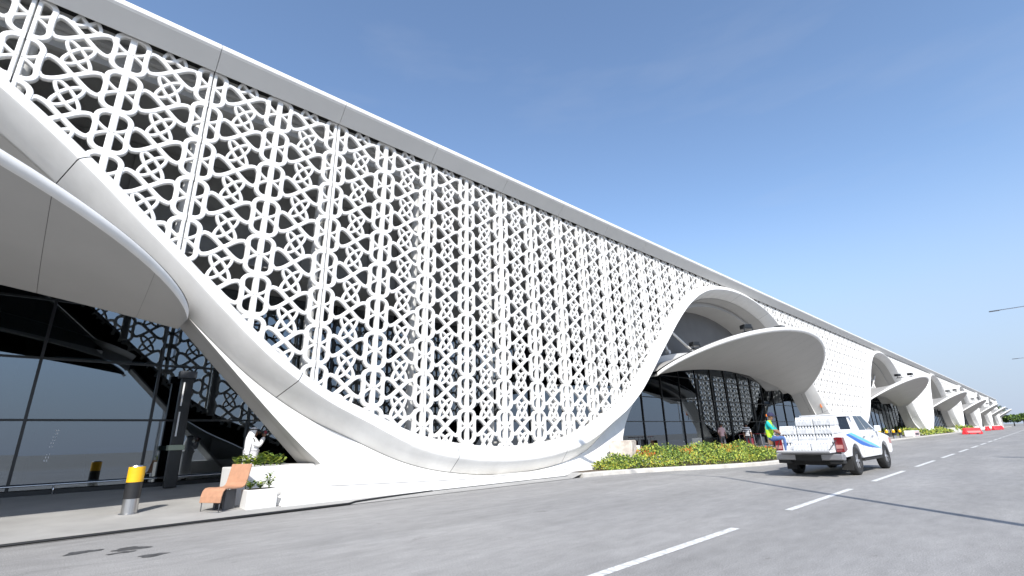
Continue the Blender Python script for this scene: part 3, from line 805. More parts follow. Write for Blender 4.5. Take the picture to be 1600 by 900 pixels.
# ------------------------------------------------------------------ people
def figure(name, J, E, rad, rules, mats, loc, rz, label, cat='person', sub=2):
    """J joints, E edges, rad radii -> one continuous skinned body; rules(face centre) -> material slot"""
    keys = list(J); me = bpy.data.meshes.new(name); me.from_pydata([J[k] for k in keys], [(keys.index(a), keys.index(b)) for a, b in E], [])
    o = bpy.data.objects.new(name, me); COL.objects.link(o)
    sk = o.modifiers.new('skin', 'SKIN'); sk.use_smooth_shade = True
    for i, k in enumerate(keys):
        q = rad[k]; me.skin_vertices[0].data[i].radius = q if isinstance(q, tuple) else (q, q)
        me.skin_vertices[0].data[i].use_root = (k == 'pelvis')
    ss = o.modifiers.new('sub', 'SUBSURF'); ss.levels = sub; ss.render_levels = sub
    dg = bpy.context.evaluated_depsgraph_get(); dg.update(); nm = bpy.data.meshes.new_from_object(o.evaluated_get(dg))
    bpy.data.objects.remove(o); 
    nm.materials.clear()
    for q in mats: nm.materials.append(q)
    for p in nm.polygons: p.material_index = rules(p.center); p.use_smooth = True
    b = bpy.data.objects.new(name, nm); b.location = loc; b.rotation_euler = (0, 0, rz); COL.objects.link(b); tag(b, label, cat); return b
def head_bits(parent, c, f, skin=SKIN, hair=None, hairm=None):
    """nose, ears, eyes on a head centred at c facing +x (local)"""
    c = Vector(c)
    m = MB(); m.tube([c+Vector((.085, 0, .02)), c+Vector((.118, 0, -.022)), c+Vector((.09, 0, -.035))], [.010, .017, .012], 6); m.build('nose', skin, parent, inv=False, smooth=True)
    for s in (-1, 1):
        m = MB(); m.lathe([(0, -.012), (.03, -.008), (.034, .0), (.0, .006)], 8, (0, 0, 0)); o = m.build('ear', skin, parent, inv=False, smooth=True); o.location = c+Vector((.0, s*.078, -.005)); o.rotation_euler = (R_(90), 0, 0)
        m = MB(); m.lathe([(0, .0), (.012, .003), (.009, .009), (0, .011)], 8, (0, 0, 0), 'x'); o = m.build('eye', CLOTHK, parent, inv=False, smooth=True); o.location = c+Vector((.083, s*.032, .018))
    m = MB(); m.box(c.x+.080, c.x+.093, -.024+c.y, .024+c.y, c.z-.062, c.z-.052); m.build('mouth', MAROON, parent, inv=False)
    if hair:
        m = MB(); m.lathe([(.104, -.02), (.106, .03), (.092, .075), (.05, .11), (0, .118)], 14); o = m.build('hair', hairm or CLOTHK, parent, inv=False, smooth=True); o.location = c+Vector((-.014, 0, .015))
def hand(parent, p, d, n, mtl=SKIN, curl=.5, sgn=1):
    p = Vector(p); d = Vector(d).normalized(); n = Vector(n).normalized(); s = d.cross(n).normalized()
    m = MB(); m.tube([p, p+d*.045, p+d*.085], [.022, .036, .034], 8)
    for i, l in enumerate((.070, .080, .075, .058)):
        b = p+d*.08+s*(.027-.018*i); q = b+d*l*.5+n*l*.15*curl; e = q+d*l*.5*(1-curl*.6)+n*l*.55*curl
        m.tube([b, q, e], [.0095, .009, .007], 6)
    b = p+d*.025+s*.03*sgn; m.tube([b, b+s*.03*sgn+d*.03, b+s*.03*sgn+d*.06+n*.015], [.012, .010, .008], 6)
    return m.build('hand', mtl, parent, inv=False, smooth=True)
# man in white thobe holding a camera to his face (faces local +x)
J = dict(pelvis=(0, 0, .95), waist=(.0, 0, 1.10), chest=(.01, 0, 1.30), neck=(.02, 0, 1.47), headb=(.04, 0, 1.55), headt=(.05, 0, 1.66),
         shl=(.02, .17, 1.40), ell=(.17, .25, 1.22), wrl=(.28, .09, 1.47), shr=(.02, -.17, 1.40), elr=(.17, -.25, 1.22), wrr=(.28, -.09, 1.47),
         hem1=(0, 0, .60), hem2=(0, 0, .12))
Ed = [('pelvis', 'waist'), ('waist', 'chest'), ('chest', 'neck'), ('neck', 'headb'), ('headb', 'headt'), ('chest', 'shl'), ('shl', 'ell'), ('ell', 'wrl'), ('chest', 'shr'), ('shr', 'elr'), ('elr', 'wrr'), ('pelvis', 'hem1'), ('hem1', 'hem2')]
rad = dict(pelvis=(.20, .17), waist=(.19, .15), chest=(.20, .14), neck=.065, headb=.085, headt=.085, shl=.085, ell=.07, wrl=.045, shr=.085, elr=.07, wrr=.045, hem1=(.21, .19), hem2=(.23, .22))
thobe = figure('person', J, Ed, rad, lambda c: 1 if c.z > 1.475 and abs(c.y) < .1 and c.x < .16 else 0, [CLOTHW, SKIN], (-15.0, 4.22, .15), R_(78), 'person in white robe and headscarf holding up a red camera')
head_bits(thobe, (.055, 0, 1.60), 1)
for s in (-1, 1): hand(thobe, (.27, s*.09, 1.47), (.35, -s*.35, 1.0), (0, -s, 0), curl=.7, sgn=-s)
for s in (-1, 1):
    m = MB(); m.tube([(.0, s*.09, .14), (.03, s*.09, .05), (.17, s*.09, .03)], [.05, .05, .04], 8); m.build('shoe', CLOTHK, thobe, inv=False, smooth=True)
# head scarf draped to the back, with black cord
P = []
for i, (z, rx, ry, ox) in enumerate(((1.735, .02, .02, .0), (1.73, .06, .055, .0), (1.70, .10, .09, .0), (1.64, .118, .105, -.01), (1.56, .122, .12, -.035), (1.46, .13, .17, -.06), (1.36, .12, .21, -.08), (1.22, .10, .22, -.10), (1.05, .085, .21, -.11), (.95, .08, .20, -.11))):
    row = []
    for j in range(19):
        q = R_(62+ (236/18)*j); row.append((.03+ox+rx*math.cos(q)*(1+.06*math.sin(5*q)), ry*math.sin(q), z))
    P.append(row)
m = MB(); m.grid(P); sc_o = m.build('headscarf', CLOTHW, thobe, inv=False, smooth=True, fix=False)
md = sc_o.modifiers.new('t', 'SOLIDIFY'); md.thickness = .008
m = MB(); pts = [(.02+.118*math.cos(q), .105*math.sin(q), 1.668) for q in np.linspace(0, 2*math.pi, 25)]; m.tube(pts, .014, 6); m.build('head_cord', CLOTHK, thobe, inv=False, smooth=True)
cm = empty('camera', (-15.0, 4.22, .15), R_(78), 'dark red camera held up to the eye of the person in white', 'camera')
m = MB(); m.box(.27, .33, -.07, .07, 1.545, 1.635); m.build('body', MAROON, cm, inv=False, bevel=.012)
m = MB(); m.lathe([(.0, .33), (.036, .331), (.036, .40), (.03, .405), (0, .40)], 14, (0, 0, 1.588), 'x'); m.build('lens', CLOTHK, cm, inv=False, smooth=40)

def walker(loc, rz, label, top, legs, seed=0, bag=None):
    q = random.Random(seed); a = q.uniform(.05, .16)
    J = dict(pelvis=(0, 0, .95), waist=(0, 0, 1.08), chest=(.0, 0, 1.30), neck=(.01, 0, 1.47), headb=(.03, 0, 1.56), headt=(.03, 0, 1.67),
             shl=(0, .17, 1.41), ell=(.02, .23, 1.14), wrl=(.14, .22, .93), shr=(0, -.17, 1.41), elr=(-.02, -.23, 1.14), wrr=(.10, -.22, .92),
             hl=(0, .09, .90), kl=(a, .10, .50), al=(a*.4, .10, .09), tl=(a*.4+.16, .10, .04), hr=(0, -.09, .90), kr=(-a*.3, -.10, .50), ar=(-a, -.10, .09), tr=(-a+.16, -.10, .04))
    Ed = [('pelvis', 'waist'), ('waist', 'chest'), ('chest', 'neck'), ('neck', 'headb'), ('headb', 'headt')]
    for s in 'lr': Ed += [('chest', 'sh'+s), ('sh'+s, 'el'+s), ('el'+s, 'wr'+s), ('pelvis', 'h'+s), ('h'+s, 'k'+s), ('k'+s, 'a'+s), ('a'+s, 't'+s)]
    rd = dict(pelvis=(.15, .12), waist=(.14, .11), chest=(.16, .12), neck=.058, headb=.08, headt=.088)
    for s in 'lr': rd.update({'sh'+s: .07, 'el'+s: .048, 'wr'+s: .034, 'h'+s: .095, 'k'+s: .065, 'a'+s: .045, 't'+s: .04})
    def rule(c): return 2 if c.z > 1.49 or (abs(c.y) > .17 and c.z < 1.16 and c.z > .8) else (1 if c.z < .93 else 0)
    p = figure('person', J, Ed, rd, rule, [top, legs, SKIN], loc, rz, label)
    head_bits(p, (.035, 0, 1.60), 1, hair=True)
    for s, k in ((1, 'wrl'), (-1, 'wrr')): hand(p, J[k], (.25, 0, -1), (0, -s, 0), curl=.4, sgn=1)
    return p
walker((-14.6, 32.3, .20), R_(-30), 'person in pale pink shirt outside the glass beyond the flower bed', mat('pink_shirt', (.55, .36, .36), .8, .1, 20), mat('grey_trousers', (.09, .09, .10), .8), 1)
# striped jersey
STR = bpy.data.materials.new('striped_jersey'); STR.use_nodes = True
n = STR.node_tree; g = n.nodes.new('ShaderNodeNewGeometry'); wv = n.nodes.new('ShaderNodeTexWave'); wv.bands_direction = 'Z'; wv.inputs['Scale'].default_value = 2.6; r_ = n.nodes.new('ShaderNodeValToRGB'); r_.color_ramp.interpolation = 'CONSTANT'
r_.color_ramp.elements[0].color = (.02, .025, .05, 1); r_.color_ramp.elements[1].position = .55; r_.color_ramp.elements[1].color = (.75, .75, .75, 1)
n.links.new(g.outputs['Position'], wv.inputs['Vector']); n.links.new(wv.outputs['Fac'], r_.inputs['Fac']); n.links.new(r_.outputs['Color'], n.nodes['Principled BSDF'].inputs['Base Color'])
walker((-13.9, 34.6, .18), R_(-60), 'person in dark and white striped jersey outside the glass beyond the flower bed', STR, mat('dark_trousers', (.02, .022, .03), .8), 2)

# luggage trolleys waiting beyond the flower bed
def trolley(loc, rz, label, lug):
    r = empty('luggage_trolley', loc, rz, label, 'trolley', 'luggage trolleys by the second entrance')
    m = MB()
    m.tube([(-.45, -.26, .18), (.45, -.26, .14), (.45, .26, .14), (-.45, .26, .18)], .018, 6); m.tube([(-.45, -.26, .18), (-.55, -.26, .98), (-.55, .26, .98), (-.45, .26, .18)], .018, 6)
    for q in (-.13, 0, .13): m.tube([(-.45, q, .18), (.45, q, .14)], .010, 5)
    m.build('frame', CHROME, r, inv=False, smooth=True)
    for x, y in ((-.42, -.24), (-.42, .24), (.38, 0)):
        m = MB(); m.lathe([(.02, -.02), (.07, -.018), (.07, .018), (.02, .02)], 12, (0, 0, 0), 'x'); o = m.build('wheel', RUBBER, r, inv=False); o.location = (x, y, .07); o.rotation_euler = (0, 0, R_(90))
    m = MB(); m.tube([(-.56, -.27, 1.0), (-.56, .27, 1.0)], .024, 6); m.build('handle', MAROON, r, inv=False, smooth=True)
    return r
nm_ = ['first', 'second', 'third', 'fourth', 'fifth', 'sixth']
for i in range(6):
    trolley((-14.4+.12*i, 35.8+.85*i, .2), R_(80+i*3), '%s luggage trolley from the flower bed in the row at the second entrance' % nm_[i], 0)
for i, (dy, cm_, hh) in enumerate(((0, MAROON, .55), (1.7, FRAMED, .6), (3.4, mat('tan_case', (.3, .16, .07), .6), .5))):
    m = MB(); m.box(-.2, .2, -.28, .28, 0, hh); o = m.build('suitcase', cm_, None, inv=False, bevel=.05, seg=3); o.location = (-14.35+.12*i, 35.85+dy, .39); tag(o, ['maroon suitcase on the first luggage trolley', 'slate grey suitcase on the third luggage trolley', 'tan suitcase on the fifth luggage trolley'][i], 'suitcase')

# ------------------------------------------------------------------ pickup truck
TS = 1.05
TRK = empty('pickup_truck', (-5.16, 17.22, 0), R_(-2.3), 'white pickup truck with blue side stripe and lowered tailgate', 'truck')
TRK.scale = (TS, TS, TS)
def tp(m, name, mt, parent=None, **k): return m.build(name, mt, parent or TRK, inv=False, **k)
def arc(cy, cz, r, a0, a1, n=12): return [(cy+r*math.cos(R_(a0+(a1-a0)*i/n)), cz+r*math.sin(R_(a0+(a1-a0)*i/n))) for i in range(n+1)]
RW, FW, WR = 1.08, 4.16, .385
prof = [(.02, .62), (.10, .52)] + arc(RW, WR, .47, 162, 18) + [(1.62, .44), (3.60, .44)] + arc(FW, WR, .47, 165, 12) + [(4.78, .46), (5.02, .52), (5.08, .72), (5.04, .92), (4.90, 1.02), (4.4, 1.10), (3.72, 1.18), (1.74, 1.20), (1.70, 1.165), (.04, 1.165)]
for s in (-1, 1):
    m = MB(); m.prism(prof, s*.80, s*.90); tp(m, 'body_side', TRUCKW, bevel=.022, seg=2, smooth=40)
m = MB(); m.prism([(3.55, .60), (5.0, .60), (5.07, .74), (5.03, .93), (4.90, 1.035), (4.4, 1.115), (3.60, 1.195)], -.795, .795); tp(m, 'bonnet', TRUCKW, bevel=.03, smooth=40)
m = MB(); m.box(-.795, .795, 1.75, 3.54, .45, 1.18); tp(m, 'cabin_floor', TRUCKW)
m = MB(); m.box(-.795, .795, .04, 1.745, .60, .68); tp(m, 'load_bed', FRAMED)
m = MB(); m.box(-.55, .55, .25, 4.6, .30, .58); m.box(-.78, .78, 1.0, 1.16, .33, .42); m.box(-.78, .78, 4.1, 4.22, .33, .42); tp(m, 'chassis', RUBBER)
# greenhouse
bz, tz = 1.18, 1.74
B = [(-.875, 1.76), (.875, 1.76), (.875, 3.80), (-.875, 3.80)]; Tt = [(-.70, 1.98), (.70, 1.98), (.70, 2.98), (-.70, 2.98)]
m = MB(); m.add([(x, y, bz) for x, y in B]+[(x, y, tz) for x, y in Tt], [(0, 1, 2, 3), (7, 6, 5, 4), (0, 4, 5, 1), (1, 5, 6, 2), (2, 6, 7, 3), (3, 7, 4, 0)])
cab = tp(m, 'cab', TRUCKW, bevel=.05, seg=3, smooth=40)
def facepatch(c4, u0, u1, v0, v1, off=.006, uv_top=None):
    a, b, c, d = [Vector(p) for p in c4]      # a,b bottom; d,c top
    nrm = (b-a).cross(d-a).normalized()*off
    def pt(u, v): return tuple((a*(1-u)+b*u)*(1-v)+(d*(1-u)+c*u)*v+nrm)
    ut = uv_top or (u0, u1)
    m = MB(); m.poly([pt(u0, v0), pt(u1, v0), pt(ut[1], v1), pt(ut[0], v1)]); return m
bl = [Vector((x, y, bz)) for x, y in B]; tl = [Vector((x, y, tz)) for x, y in Tt]
tp(facepatch((bl[0], bl[1], tl[1], tl[0]), .10, .90, .16, .84), 'rear_window', TGLASS, cab, fix=False)
tp(facepatch((bl[2], bl[3], tl[3], tl[2]), .06, .94, .08, .9), 'windscreen', TGLASS, cab, fix=False)
tp(facepatch((bl[1], bl[2], tl[2], tl[1]), .09, .42, .10, .86, uv_top=(.10, .44)), 'side_window', TGLASS, cab, fix=False)
tp(facepatch((bl[1], bl[2], tl[2], tl[1]), .455, .88, .10, .86, uv_top=(.47, .86)), 'side_window', TGLASS, cab, fix=False)
tp(facepatch((bl[3], bl[0], tl[0], tl[3]), .12, .545, .10, .86, uv_top=(.14, .53)), 'side_window', TGLASS, cab, fix=False)
tp(facepatch((bl[3], bl[0], tl[0], tl[3]), .58, .91, .10, .86, uv_top=(.56, .90)), 'side_window', TGLASS, cab, fix=False)
m = MB(); m.tube([(-.72, 1.90, 1.20), (-.72, 1.88, 1.72), (.72, 1.88, 1.72), (.72, 1.90, 1.20)], .028, 8); tp(m, 'rack_bar', TRUCKW, smooth=True)
for yd in (1.80, 2.72, 3.62):                     # door shut lines
    for s in (-1, 1):
        m = MB(); m.box(*sorted((s*.9005, s*.902)), yd-.006, yd+.006, .50, 1.17); tp(m, 'door_gap', RUBBER, cab)
for yd in (2.02, 2.92):
    for s in (-1, 1):
        m = MB(); m.box(*sorted((s*.901, s*.935)), yd-.09, yd+.09, 1.02, 1.06); tp(m, 'door_handle', CHROME, cab, bevel=.008)
for s in (-1, 1):
    m = MB(); m.box(*sorted((s*.90, s*1.06)), 3.40, 3.50, 1.18, 1.36); tp(m, 'mirror', TRUCKW, cab, bevel=.02)
    m = MB(); m.box(*sorted((s*.78, s*.92)), 1.62, 3.58, .36, .42); tp(m, 'side_step', RUBBER, bevel=.01)
    # tail lamp
    m = MB(); m.prism([(-.012, .66), (.10, .66), (.30, .72), (.16, 1.06), (-.012, 1.06)], s*.70, s*.906); tl_o = tp(m, 'tail_lamp', LAMPR, bevel=.012, smooth=40)
    m = MB(); m.box(*sorted((s*.72, s*.89)), -.020, -.0125, .76, .86); tp(m, 'reverse_lamp', LAMPC, tl_o)
    m = MB(); m.prism([(4.80, .78), (5.085, .76), (5.06, .92), (4.80, .98)], s*.55, s*.908); tp(m, 'headlight', LAMPC, bevel=.012)
m = MB(); m.prism([(-.16, .46), (-.03, .44), (.10, .46), (.10, .62), (-.16, .62)], -.88, .88); bp = tp(m, 'rear_bumper', mat('bumper_grey', (.32, .32, .33), .35, metal=.6), bevel=.025)
m = MB(); m.box(-.34, .34, -.175, -.162, .44, .60); tp(m, 'number_plate_recess', RUBBER, bp)
for x_ in (-.68, .68): m = MB(); m.box(x_-.18, x_+.18, -.10, .16, .36, .46); tp(m, 'bumper_corner', RUBBER, bp, bevel=.02)
m = MB(); m.box(-.70, .70, -.55, -.02, .655, .725); tg = tp(m, 'tailgate', TRUCKW, bevel=.02)
m = MB(); m.box(-.70, .70, -.556, -.551, .665, .712); tp(m, 'tailgate_edge', mat('bumper_grey', (.32, .32, .33)), tg)
for s in (-1, 1):
    m = MB(); m.tube([(s*.68, -.50, .73), (s*.76, .0, 1.0)], .010, 5); tp(m, 'tailgate_strap', RUBBER, tg)
    m = MB(); m.box(*sorted((s*.60, s*.88)), .52, .545, .16, .46); tp(m, 'mud_flap', RUBBER)
# side stripe
for s in (-1, 1):
    x = s*.9035
    for mt, pl_ in ((BLUE, [(.42, 1.12), (.62, 1.15), (1.7, .94), (2.5, .80), (3.45, .66), (2.4, .73), (1.65, .82)]), (TEAL, [(.64, 1.155), (1.0, 1.165), (2.0, .98), (3.0, .80), (3.68, .66), (3.48, .665), (2.5, .815), (1.7, .955)])):
        m = MB(); m.poly([(x, y, z) for y, z in pl_]); tp(m, 'stripe', mt, fix=False)
def wheel(x, y, s):
    m = MB(); m.lathe([(.245, -.11), (.33, -.125), (.37, -.105), (WR, -.07), (WR, .07), (.37, .105), (.33, .125), (.245, .11)], 36, (0, 0, 0), 'x'); t = tp(m, 'wheel', RUBBER, smooth=35); t.location = (x, y, WR)
    m = MB(); m.lathe([(.25, .11), (.235, .115), (.225, .05), (.20, .02)], 30, (0, 0, 0), 'x'); m.lathe([(.20, .02), (0, .018)], 30, (0, 0, 0), 'x'); o = tp(m, 'rim', mat('rim_dark', (.10, .10, .10), .4, metal=.8), t, smooth=30); o.scale.x = s
    m = MB()
    for i in range(6):
        q = 2*math.pi*i/6; c, d = math.cos(q), math.sin(q); pp = (-d, c)
        m.add([(h, c*r0+pp[0]*wd, d*r0+pp[1]*wd) for r0, wd in ((.04, -.028), (.04, .028), (.232, .036), (.232, -.036)) for h in (.04, .09)],
              [(1, 3, 5, 7), (0, 1, 7, 6), (2, 4, 5, 3), (0, 2, 3, 1), (6, 7, 5, 4), (0, 6, 4, 2)])
    m.lathe([(0, .105), (.055, .10), (.06, .05)], 14, (0, 0, 0), 'x'); o = tp(m, 'spokes', mat('alloy', (.68, .68, .69), .3, metal=.9), t); o.scale.x = s
for y in (RW, FW):
    for s in (-1, 1): wheel(s*.775, y, s)
# bottle packs
m = MB()
for i in range(6):
    for j in range(4):
        c = (-.20+.08*i, -.12+.08*j, 0)
        m.mi = 0; m.lathe([(0, 0), (.034, .004), (.037, .02), (.035, .09), (.037, .10), (.037, .165), (.028, .205), (.013, .235)], 8, c)
        m.mi = 1; m.lathe([(.015, .235), (.015, .258), (0, .259)], 6, c)
bottles = m.mesh('bottles', [PLASTW, CAPW], 50)
WRAP = mat('shrink_wrap', (.60, .61, .62), .18, .22, 16, .9, 24, spec=.7, stretch=(1, 1, .25))
wr = MB(); wr.box(-.240, .240, -.158, .158, .004, .165); wo = wr.build('wrap', WRAP, None, inv=False, bevel=.03, seg=2); wrapme = wo.data; bpy.data.objects.remove(wo)
spots = []
for i in range(2): spots.append((-.05+.49*i, -.24, .727, .03*i, 'white bottle pack resting on the lowered tailgate, %s of the two' % ['left', 'right'][i]))
for lay in range(4):
    for row in range(2):
        for i in range(3):
            if lay == 3 and i == 0: continue
            spots.append((-.49+.488*i+.008*math.sin(lay*3+row), .16+.345*row, .682+.256*lay*.92, .03*math.sin(lay+row*2+i),
                          'white bottle pack in the truck bed, %s layer, %s column, %s row' % (['bottom', 'second', 'third', 'top'][lay], ['left', 'middle', 'right'][i], ['tailgate', 'cab side'][row])))
tw = TRK.rotation_euler.z
for x, y, z, a, lb in spots:
    x, y, z = x*TS, y*TS, z*TS
    wx = TRK.location.x+x*math.cos(tw)-y*math.sin(tw); wy = TRK.location.y+x*math.sin(tw)+y*math.cos(tw)
    r = empty('bottle_pack', (wx, wy, z), tw+a, lb, 'bottle pack', 'water bottle packs on the pickup'); r.scale = (TS, TS, TS)
    o = bpy.data.objects.new('bottles', bottles); link(o, r, False)
    o = bpy.data.objects.new('wrap', wrapme); link(o, r, False)

# ------------------------------------------------------------------ seated worker on the bed wall (faces local +x = towards the load)
J = dict(pelvis=(0, 0, .10), waist=(-.03, 0, .24), chest=(-.01, 0, .46), neck=(.05, 0, .63), headb=(.09, 0, .71), headt=(.11, 0, .82),
         shl=(.0, .17, .56), ell=(.14, .22, .34), wrl=(.34, .12, .20), shr=(.0, -.17, .56), elr=(.16, -.22, .34), wrr=(.36, -.12, .21),
         hl=(.04, .10, .08), kl=(.44, .14, .12), al=(.46, .13, -.30), tl=(.60, .14, -.35), hr=(.04, -.10, .08), kr=(.42, -.14, .10), ar=(.40, -.13, -.30), tr=(.54, -.14, -.35))
Ed = [('pelvis', 'waist'), ('waist', 'chest'), ('chest', 'neck'), ('neck', 'headb'), ('headb', 'headt')]
for s in 'lr': Ed += [('chest', 'sh'+s), ('sh'+s, 'el'+s), ('el'+s, 'wr'+s), ('pelvis', 'h'+s), ('h'+s, 'k'+s), ('k'+s, 'a'+s), ('a'+s, 't'+s)]
rd = dict(pelvis=(.15, .13), waist=(.15, .12), chest=(.165, .125), neck=.058, headb=.08, headt=.088)
for s in 'lr': rd.update({'sh'+s: .075, 'el'+s: .05, 'wr'+s: .034, 'h'+s: .10, 'k'+s: .07, 'a'+s: .048, 't'+s: .042})
def wrule(c):
    if c.z > .645: return 3
    if c.z < .15 and (c.z < .0 or c.x > .05 or c.z < .1):
        if c.z < -.30: return 4
        return 2
    if abs(c.y) > .15 and c.z > .36 and c.x > -.07: return 1
    if c.x > .15 and c.z < .40: return 3
    return 0
wk = figure('person', J, Ed, rd, wrule, [HIVIS, TEALS, DENIM, SKIN, CLOTHK], (-6.24, 17.36, 1.04), R_(8), 'seated worker in green safety vest, teal shirt and jeans on the pickup side')
head_bits(wk, (.105, 0, .76), 1, hair=False)
for s, k in ((1, 'wrl'), (-1, 'wrr')): hand(wk, J[k], (1, -s*.2, -.5), (0, 0, -1), curl=.6, sgn=s)
m = MB(); m.lathe([(.108, -.01), (.11, .03), (.09, .08), (.045, .105), (0, .11)], 16); cp = m.build('cap', mat('navy_cloth', (.02, .02, .06), .8), wk, inv=False, smooth=True); cp.location = (.10, 0, .79)
m = MB(); m.box(.08, .22, -.08, .08, -.012, .0); o = m.build('cap_peak', mat('navy_cloth', (.02, .02, .06)), cp, inv=False, bevel=.004)
m = MB(); m.box(-.125, -.06, -.06, .06, -.02, .05); m.build('cap_band', ORANGE, cp, inv=False, bevel=.01)
for s in (-1, 1):
    m = MB(); P = []
    for zz, xx in ((.20, .115), (.30, .122), (.42, .135), (.52, .12)): P.append([(xx, s*.085-.02, zz), (xx+.004, s*.085+.02, zz)])
    m.grid(P); m.build('reflective_strip', CHROME, wk, inv=False, fix=False)

# ------------------------------------------------------------------ red water barriers
def barrier():
    r = empty('road_barrier', (0, 0, 0))
    pr = [(-.30, 0), (.30, 0), (.30, .22), (.16, .50), (.11, .90), (-.11, .90), (-.16, .50), (-.30, .22)]
    m = MB(); k = len(m.v)
    n = len(pr); xs = (-1.0, -.92, .92, 1.0); m.v += [(x, y*(1 if abs(x) < .95 else .9), z*(1 if abs(x) < .95 else .985)) for x in xs for y, z in pr]
    for i in range(3):
        for j in range(n): m.f.append((i*n+j, i*n+(j+1) % n, (i+1)*n+(j+1) % n, (i+1)*n+j)); m.m.append(0)
    m.f.append(tuple(reversed(range(n)))); m.f.append(tuple(3*n+j for j in range(n))); m.m += [0, 0]
    m.build('shell', RED, r, inv=False, bevel=.03)
    for x in (-.5, .5):
        m = MB(); m.lathe([(.0, .90), (.07, .90), (.07, .93), (0, .935)], 10, (x, 0, 0)); m.build('filler_cap', RED, r, inv=False)
        m = MB(); m.box(x-.14, x+.14, -.312, .312, .02, .12); m.build('fork_slot', DARKGAP, r, inv=False)
    return r
b0 = barrier()
bspots = [(-8.6, 100.5, 88), (-7.6, 102.5, 60), (-8.9, 104.5, 92), (-8.8, 107, 90), (-7.9, 101.2, 20), (-9.2, 150, 90), (-9.0, 152.3, 90), (-8.6, 160, 85), (-8.4, 163, 70), (-9.0, 168, 90), (-8.2, 172, 60)]
bl_ = ['nearest red road barrier on the asphalt, end of its cluster', 'second red barrier of the near cluster, turned askew', 'third red barrier of the near cluster', 'rearmost red barrier of the near cluster', 'red barrier of the near cluster set across the road'] + ['red barrier of the far cluster, %s from the camera' % q for q in ('nearest', 'second', 'third', 'fourth', 'fifth', 'sixth')]
for i, (x, y, a) in enumerate(bspots):
    c = b0 if i == 0 else dup(b0); c.location = (x, y, .004); c.rotation_euler = (0, 0, R_(a)); tag(c, bl_[i], 'barrier', 'red road barriers')
# small orange sign on the second leg
r = empty('orange_sign', (-12.82, 48.4, 3.05), 0, 'small orange sign on the lattice edge above the pickup', 'sign')
m = MB(); m.box(-.02, .02, -.28, .28, .1, .62); m.build('plate', ORANGE, r, inv=False, bevel=.01); m = MB(); m.tube([(-.04, 0, -.35), (-.04, 0, .5)], .03, 6); m.build('stem', FRAMED, r, inv=False)
# white road-side cabinet beyond the third entrance
r = empty('white_cabinet', (-11.95, 80.5, .14), 0, 'white cabinet at the kerb beside the far bollards', 'cabinet')
m = MB(); m.box(-.5, .5, -2.0, 2.0, 0, .75); m.build('housing', TRUCKW, r, inv=False, bevel=.08); m = MB(); m.box(.501, .51, -1.2, 1.2, .2, .45); m.build('slot', FRAMED, r, inv=False)

# ------------------------------------------------------------------ street lamps on the right of the road
def lamp(loc, h, reach, label):
    r = empty('street_lamp', loc, 0, label, 'street lamp', 'street lamps right of the road')
    m = MB(); m.lathe([(.22, 0), (.22, .03), (.13, .05), (.12, 1.0), (.06, h-.3)], 14); m.build('pole', STEEL, r, smooth=30, inv=False)
    m = MB(); m.tube([(0, 0, h-.5), (-.5, 0, h-.1), (-1.5, 0, h+.02), (-reach+.7, 0, h)], .045, 8); m.build('arm', STEEL, r, smooth=True, inv=False)
    m = MB(); m.prism([(-.16, -.06), (.16, -.06), (.13, .04), (-.13, .04)], -reach, -reach+.9); o = m.build('lamp_head', FRAMED, r, inv=False, bevel=.02); o.location = (0, 0, h)
    return r
lamp((4.4, 5.95, 0), 14, 5.9, 'tall street lamp right of the frame whose shadow crosses the road')
lamp((4.4, 78.8, 0), 14, 5.9, 'street lamp whose arm enters high at the right edge')
lamp((4.4, 142.8, 0), 14, 6.1, 'farther street lamp whose arm enters lower at the right edge')
r = empty('sign_pole', (4.2, 25.3, 0), 0, 'short pole right of the road casting a thin shadow', 'pole')
m = MB(); m.lathe([(.10, 0), (.07, 6.6), (0, 6.62)], 12); m.build('pole', STEEL, r, smooth=30, inv=False); m = MB(); m.box(-.5, .5, -.03, .03, 5.9, 6.5); m.build('plate', FRAMED, r, inv=False)

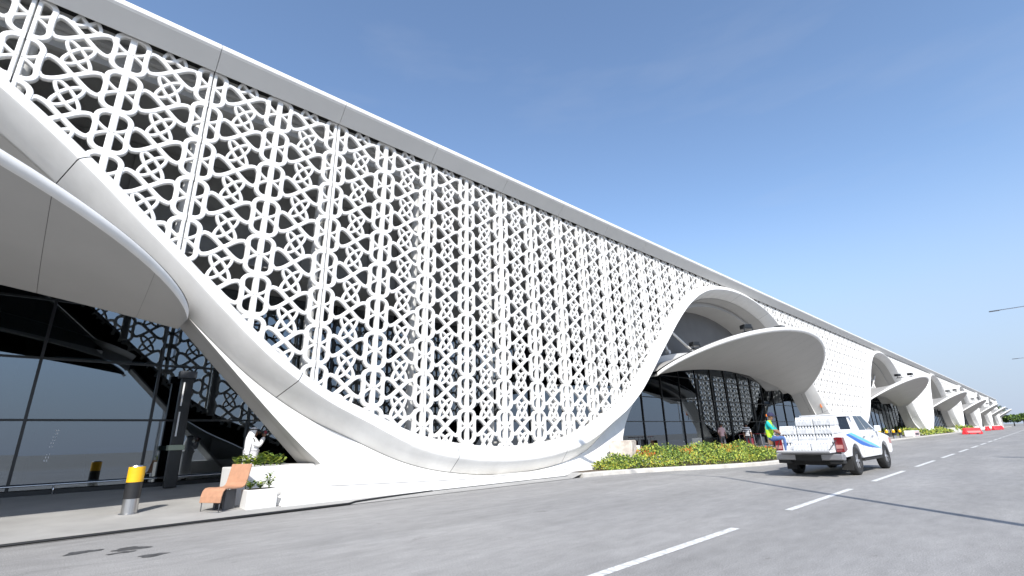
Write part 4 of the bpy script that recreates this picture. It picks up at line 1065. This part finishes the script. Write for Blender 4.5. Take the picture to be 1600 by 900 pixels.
# ------------------------------------------------------------------ far trees, houses and the far kerbside
def tree(loc, h, rx, label, n=2600, seed=0, leaf=.5):
    r = empty('tree', loc, 0, label, 'tree', 'trees at the far end of the road'); q = np.random.default_rng(seed)
    m = MB(); m.tube([(0, 0, 0), (.1, .05, h*.3), (0, .1, h*.6)], [.28, .2, .1], 8)
    for i in range(5):
        a = i*1.3; m.tube([(.05, .05, h*(.28+.05*i)), (math.cos(a)*rx*.6, math.sin(a)*rx*.6, h*(.55+.06*i))], [.1, .03], 6)
    m.build('trunk', BARK, r, inv=False)
    cs = [(q.normal(0, rx*.42), q.normal(0, rx*.42), h*q.uniform(.5, .88), rx*q.uniform(.28, .5)) for _ in range(11)]; pts = []
    for c in cs:
        d = q.normal(size=(n//11, 3)); d /= np.linalg.norm(d, axis=1)[:, None]; rr = c[3]*q.random(n//11)**.4
        pts.append(np.array(c[:3])+d*rr[:, None]*np.array([1, 1, .75]))
    m = MB(); leafcloud(m, np.concatenate(pts), leaf, 3, lambda p: int(rng.choice([1, 1, 2, 2, 2])), .2); m.build('crown', LEAFS[:3], r, inv=False, fix=False)
    return r
for i, (x, y, h, rx) in enumerate(((-16, 335, 13, 6), (-21, 350, 11, 5), (-8, 372, 9, 5), (-1, 400, 10, 6), (-12, 380, 8, 5), (-5, 420, 8, 6))):
    tree((x, y, 0), h*.68, rx*.8, '%s tree from the terminal at the far end of the road' % nm_[i], seed=i, leaf=.75)
for i, (x, y, w_, h, lb) in enumerate(((-22, 345, 14, 5.5, 'low pale building behind the trees at the far end'), (2, 430, 16, 6, 'distant low house right of the far trees'))):
    r = empty('far_building', (x, y, 0), 0, lb, 'building')
    m = MB(); m.box(-w_/2, w_/2, 0, 10, 0, h); m.build('wall', mat('far_wall', (.42, .40, .38), .8, .1, .3), r, inv=False)
    m = MB(); m.box(-w_/2-.4, w_/2+.4, -.4, 10.4, h, h+.4); m.build('roof', BEAM, r, inv=False)
    for j in range(4): m = MB(); m.box(-w_/2+1.2+j*w_/4, -w_/2+2.8+j*w_/4, -.03, .02, 1.2, 3.2); m.build('window', TGLASS, r, inv=False)
print('lattice panel objects', count, 'objects', len(bpy.data.objects), 'tris', sum(len(o.data.polygons) for o in bpy.data.objects if o.type == 'MESH'))
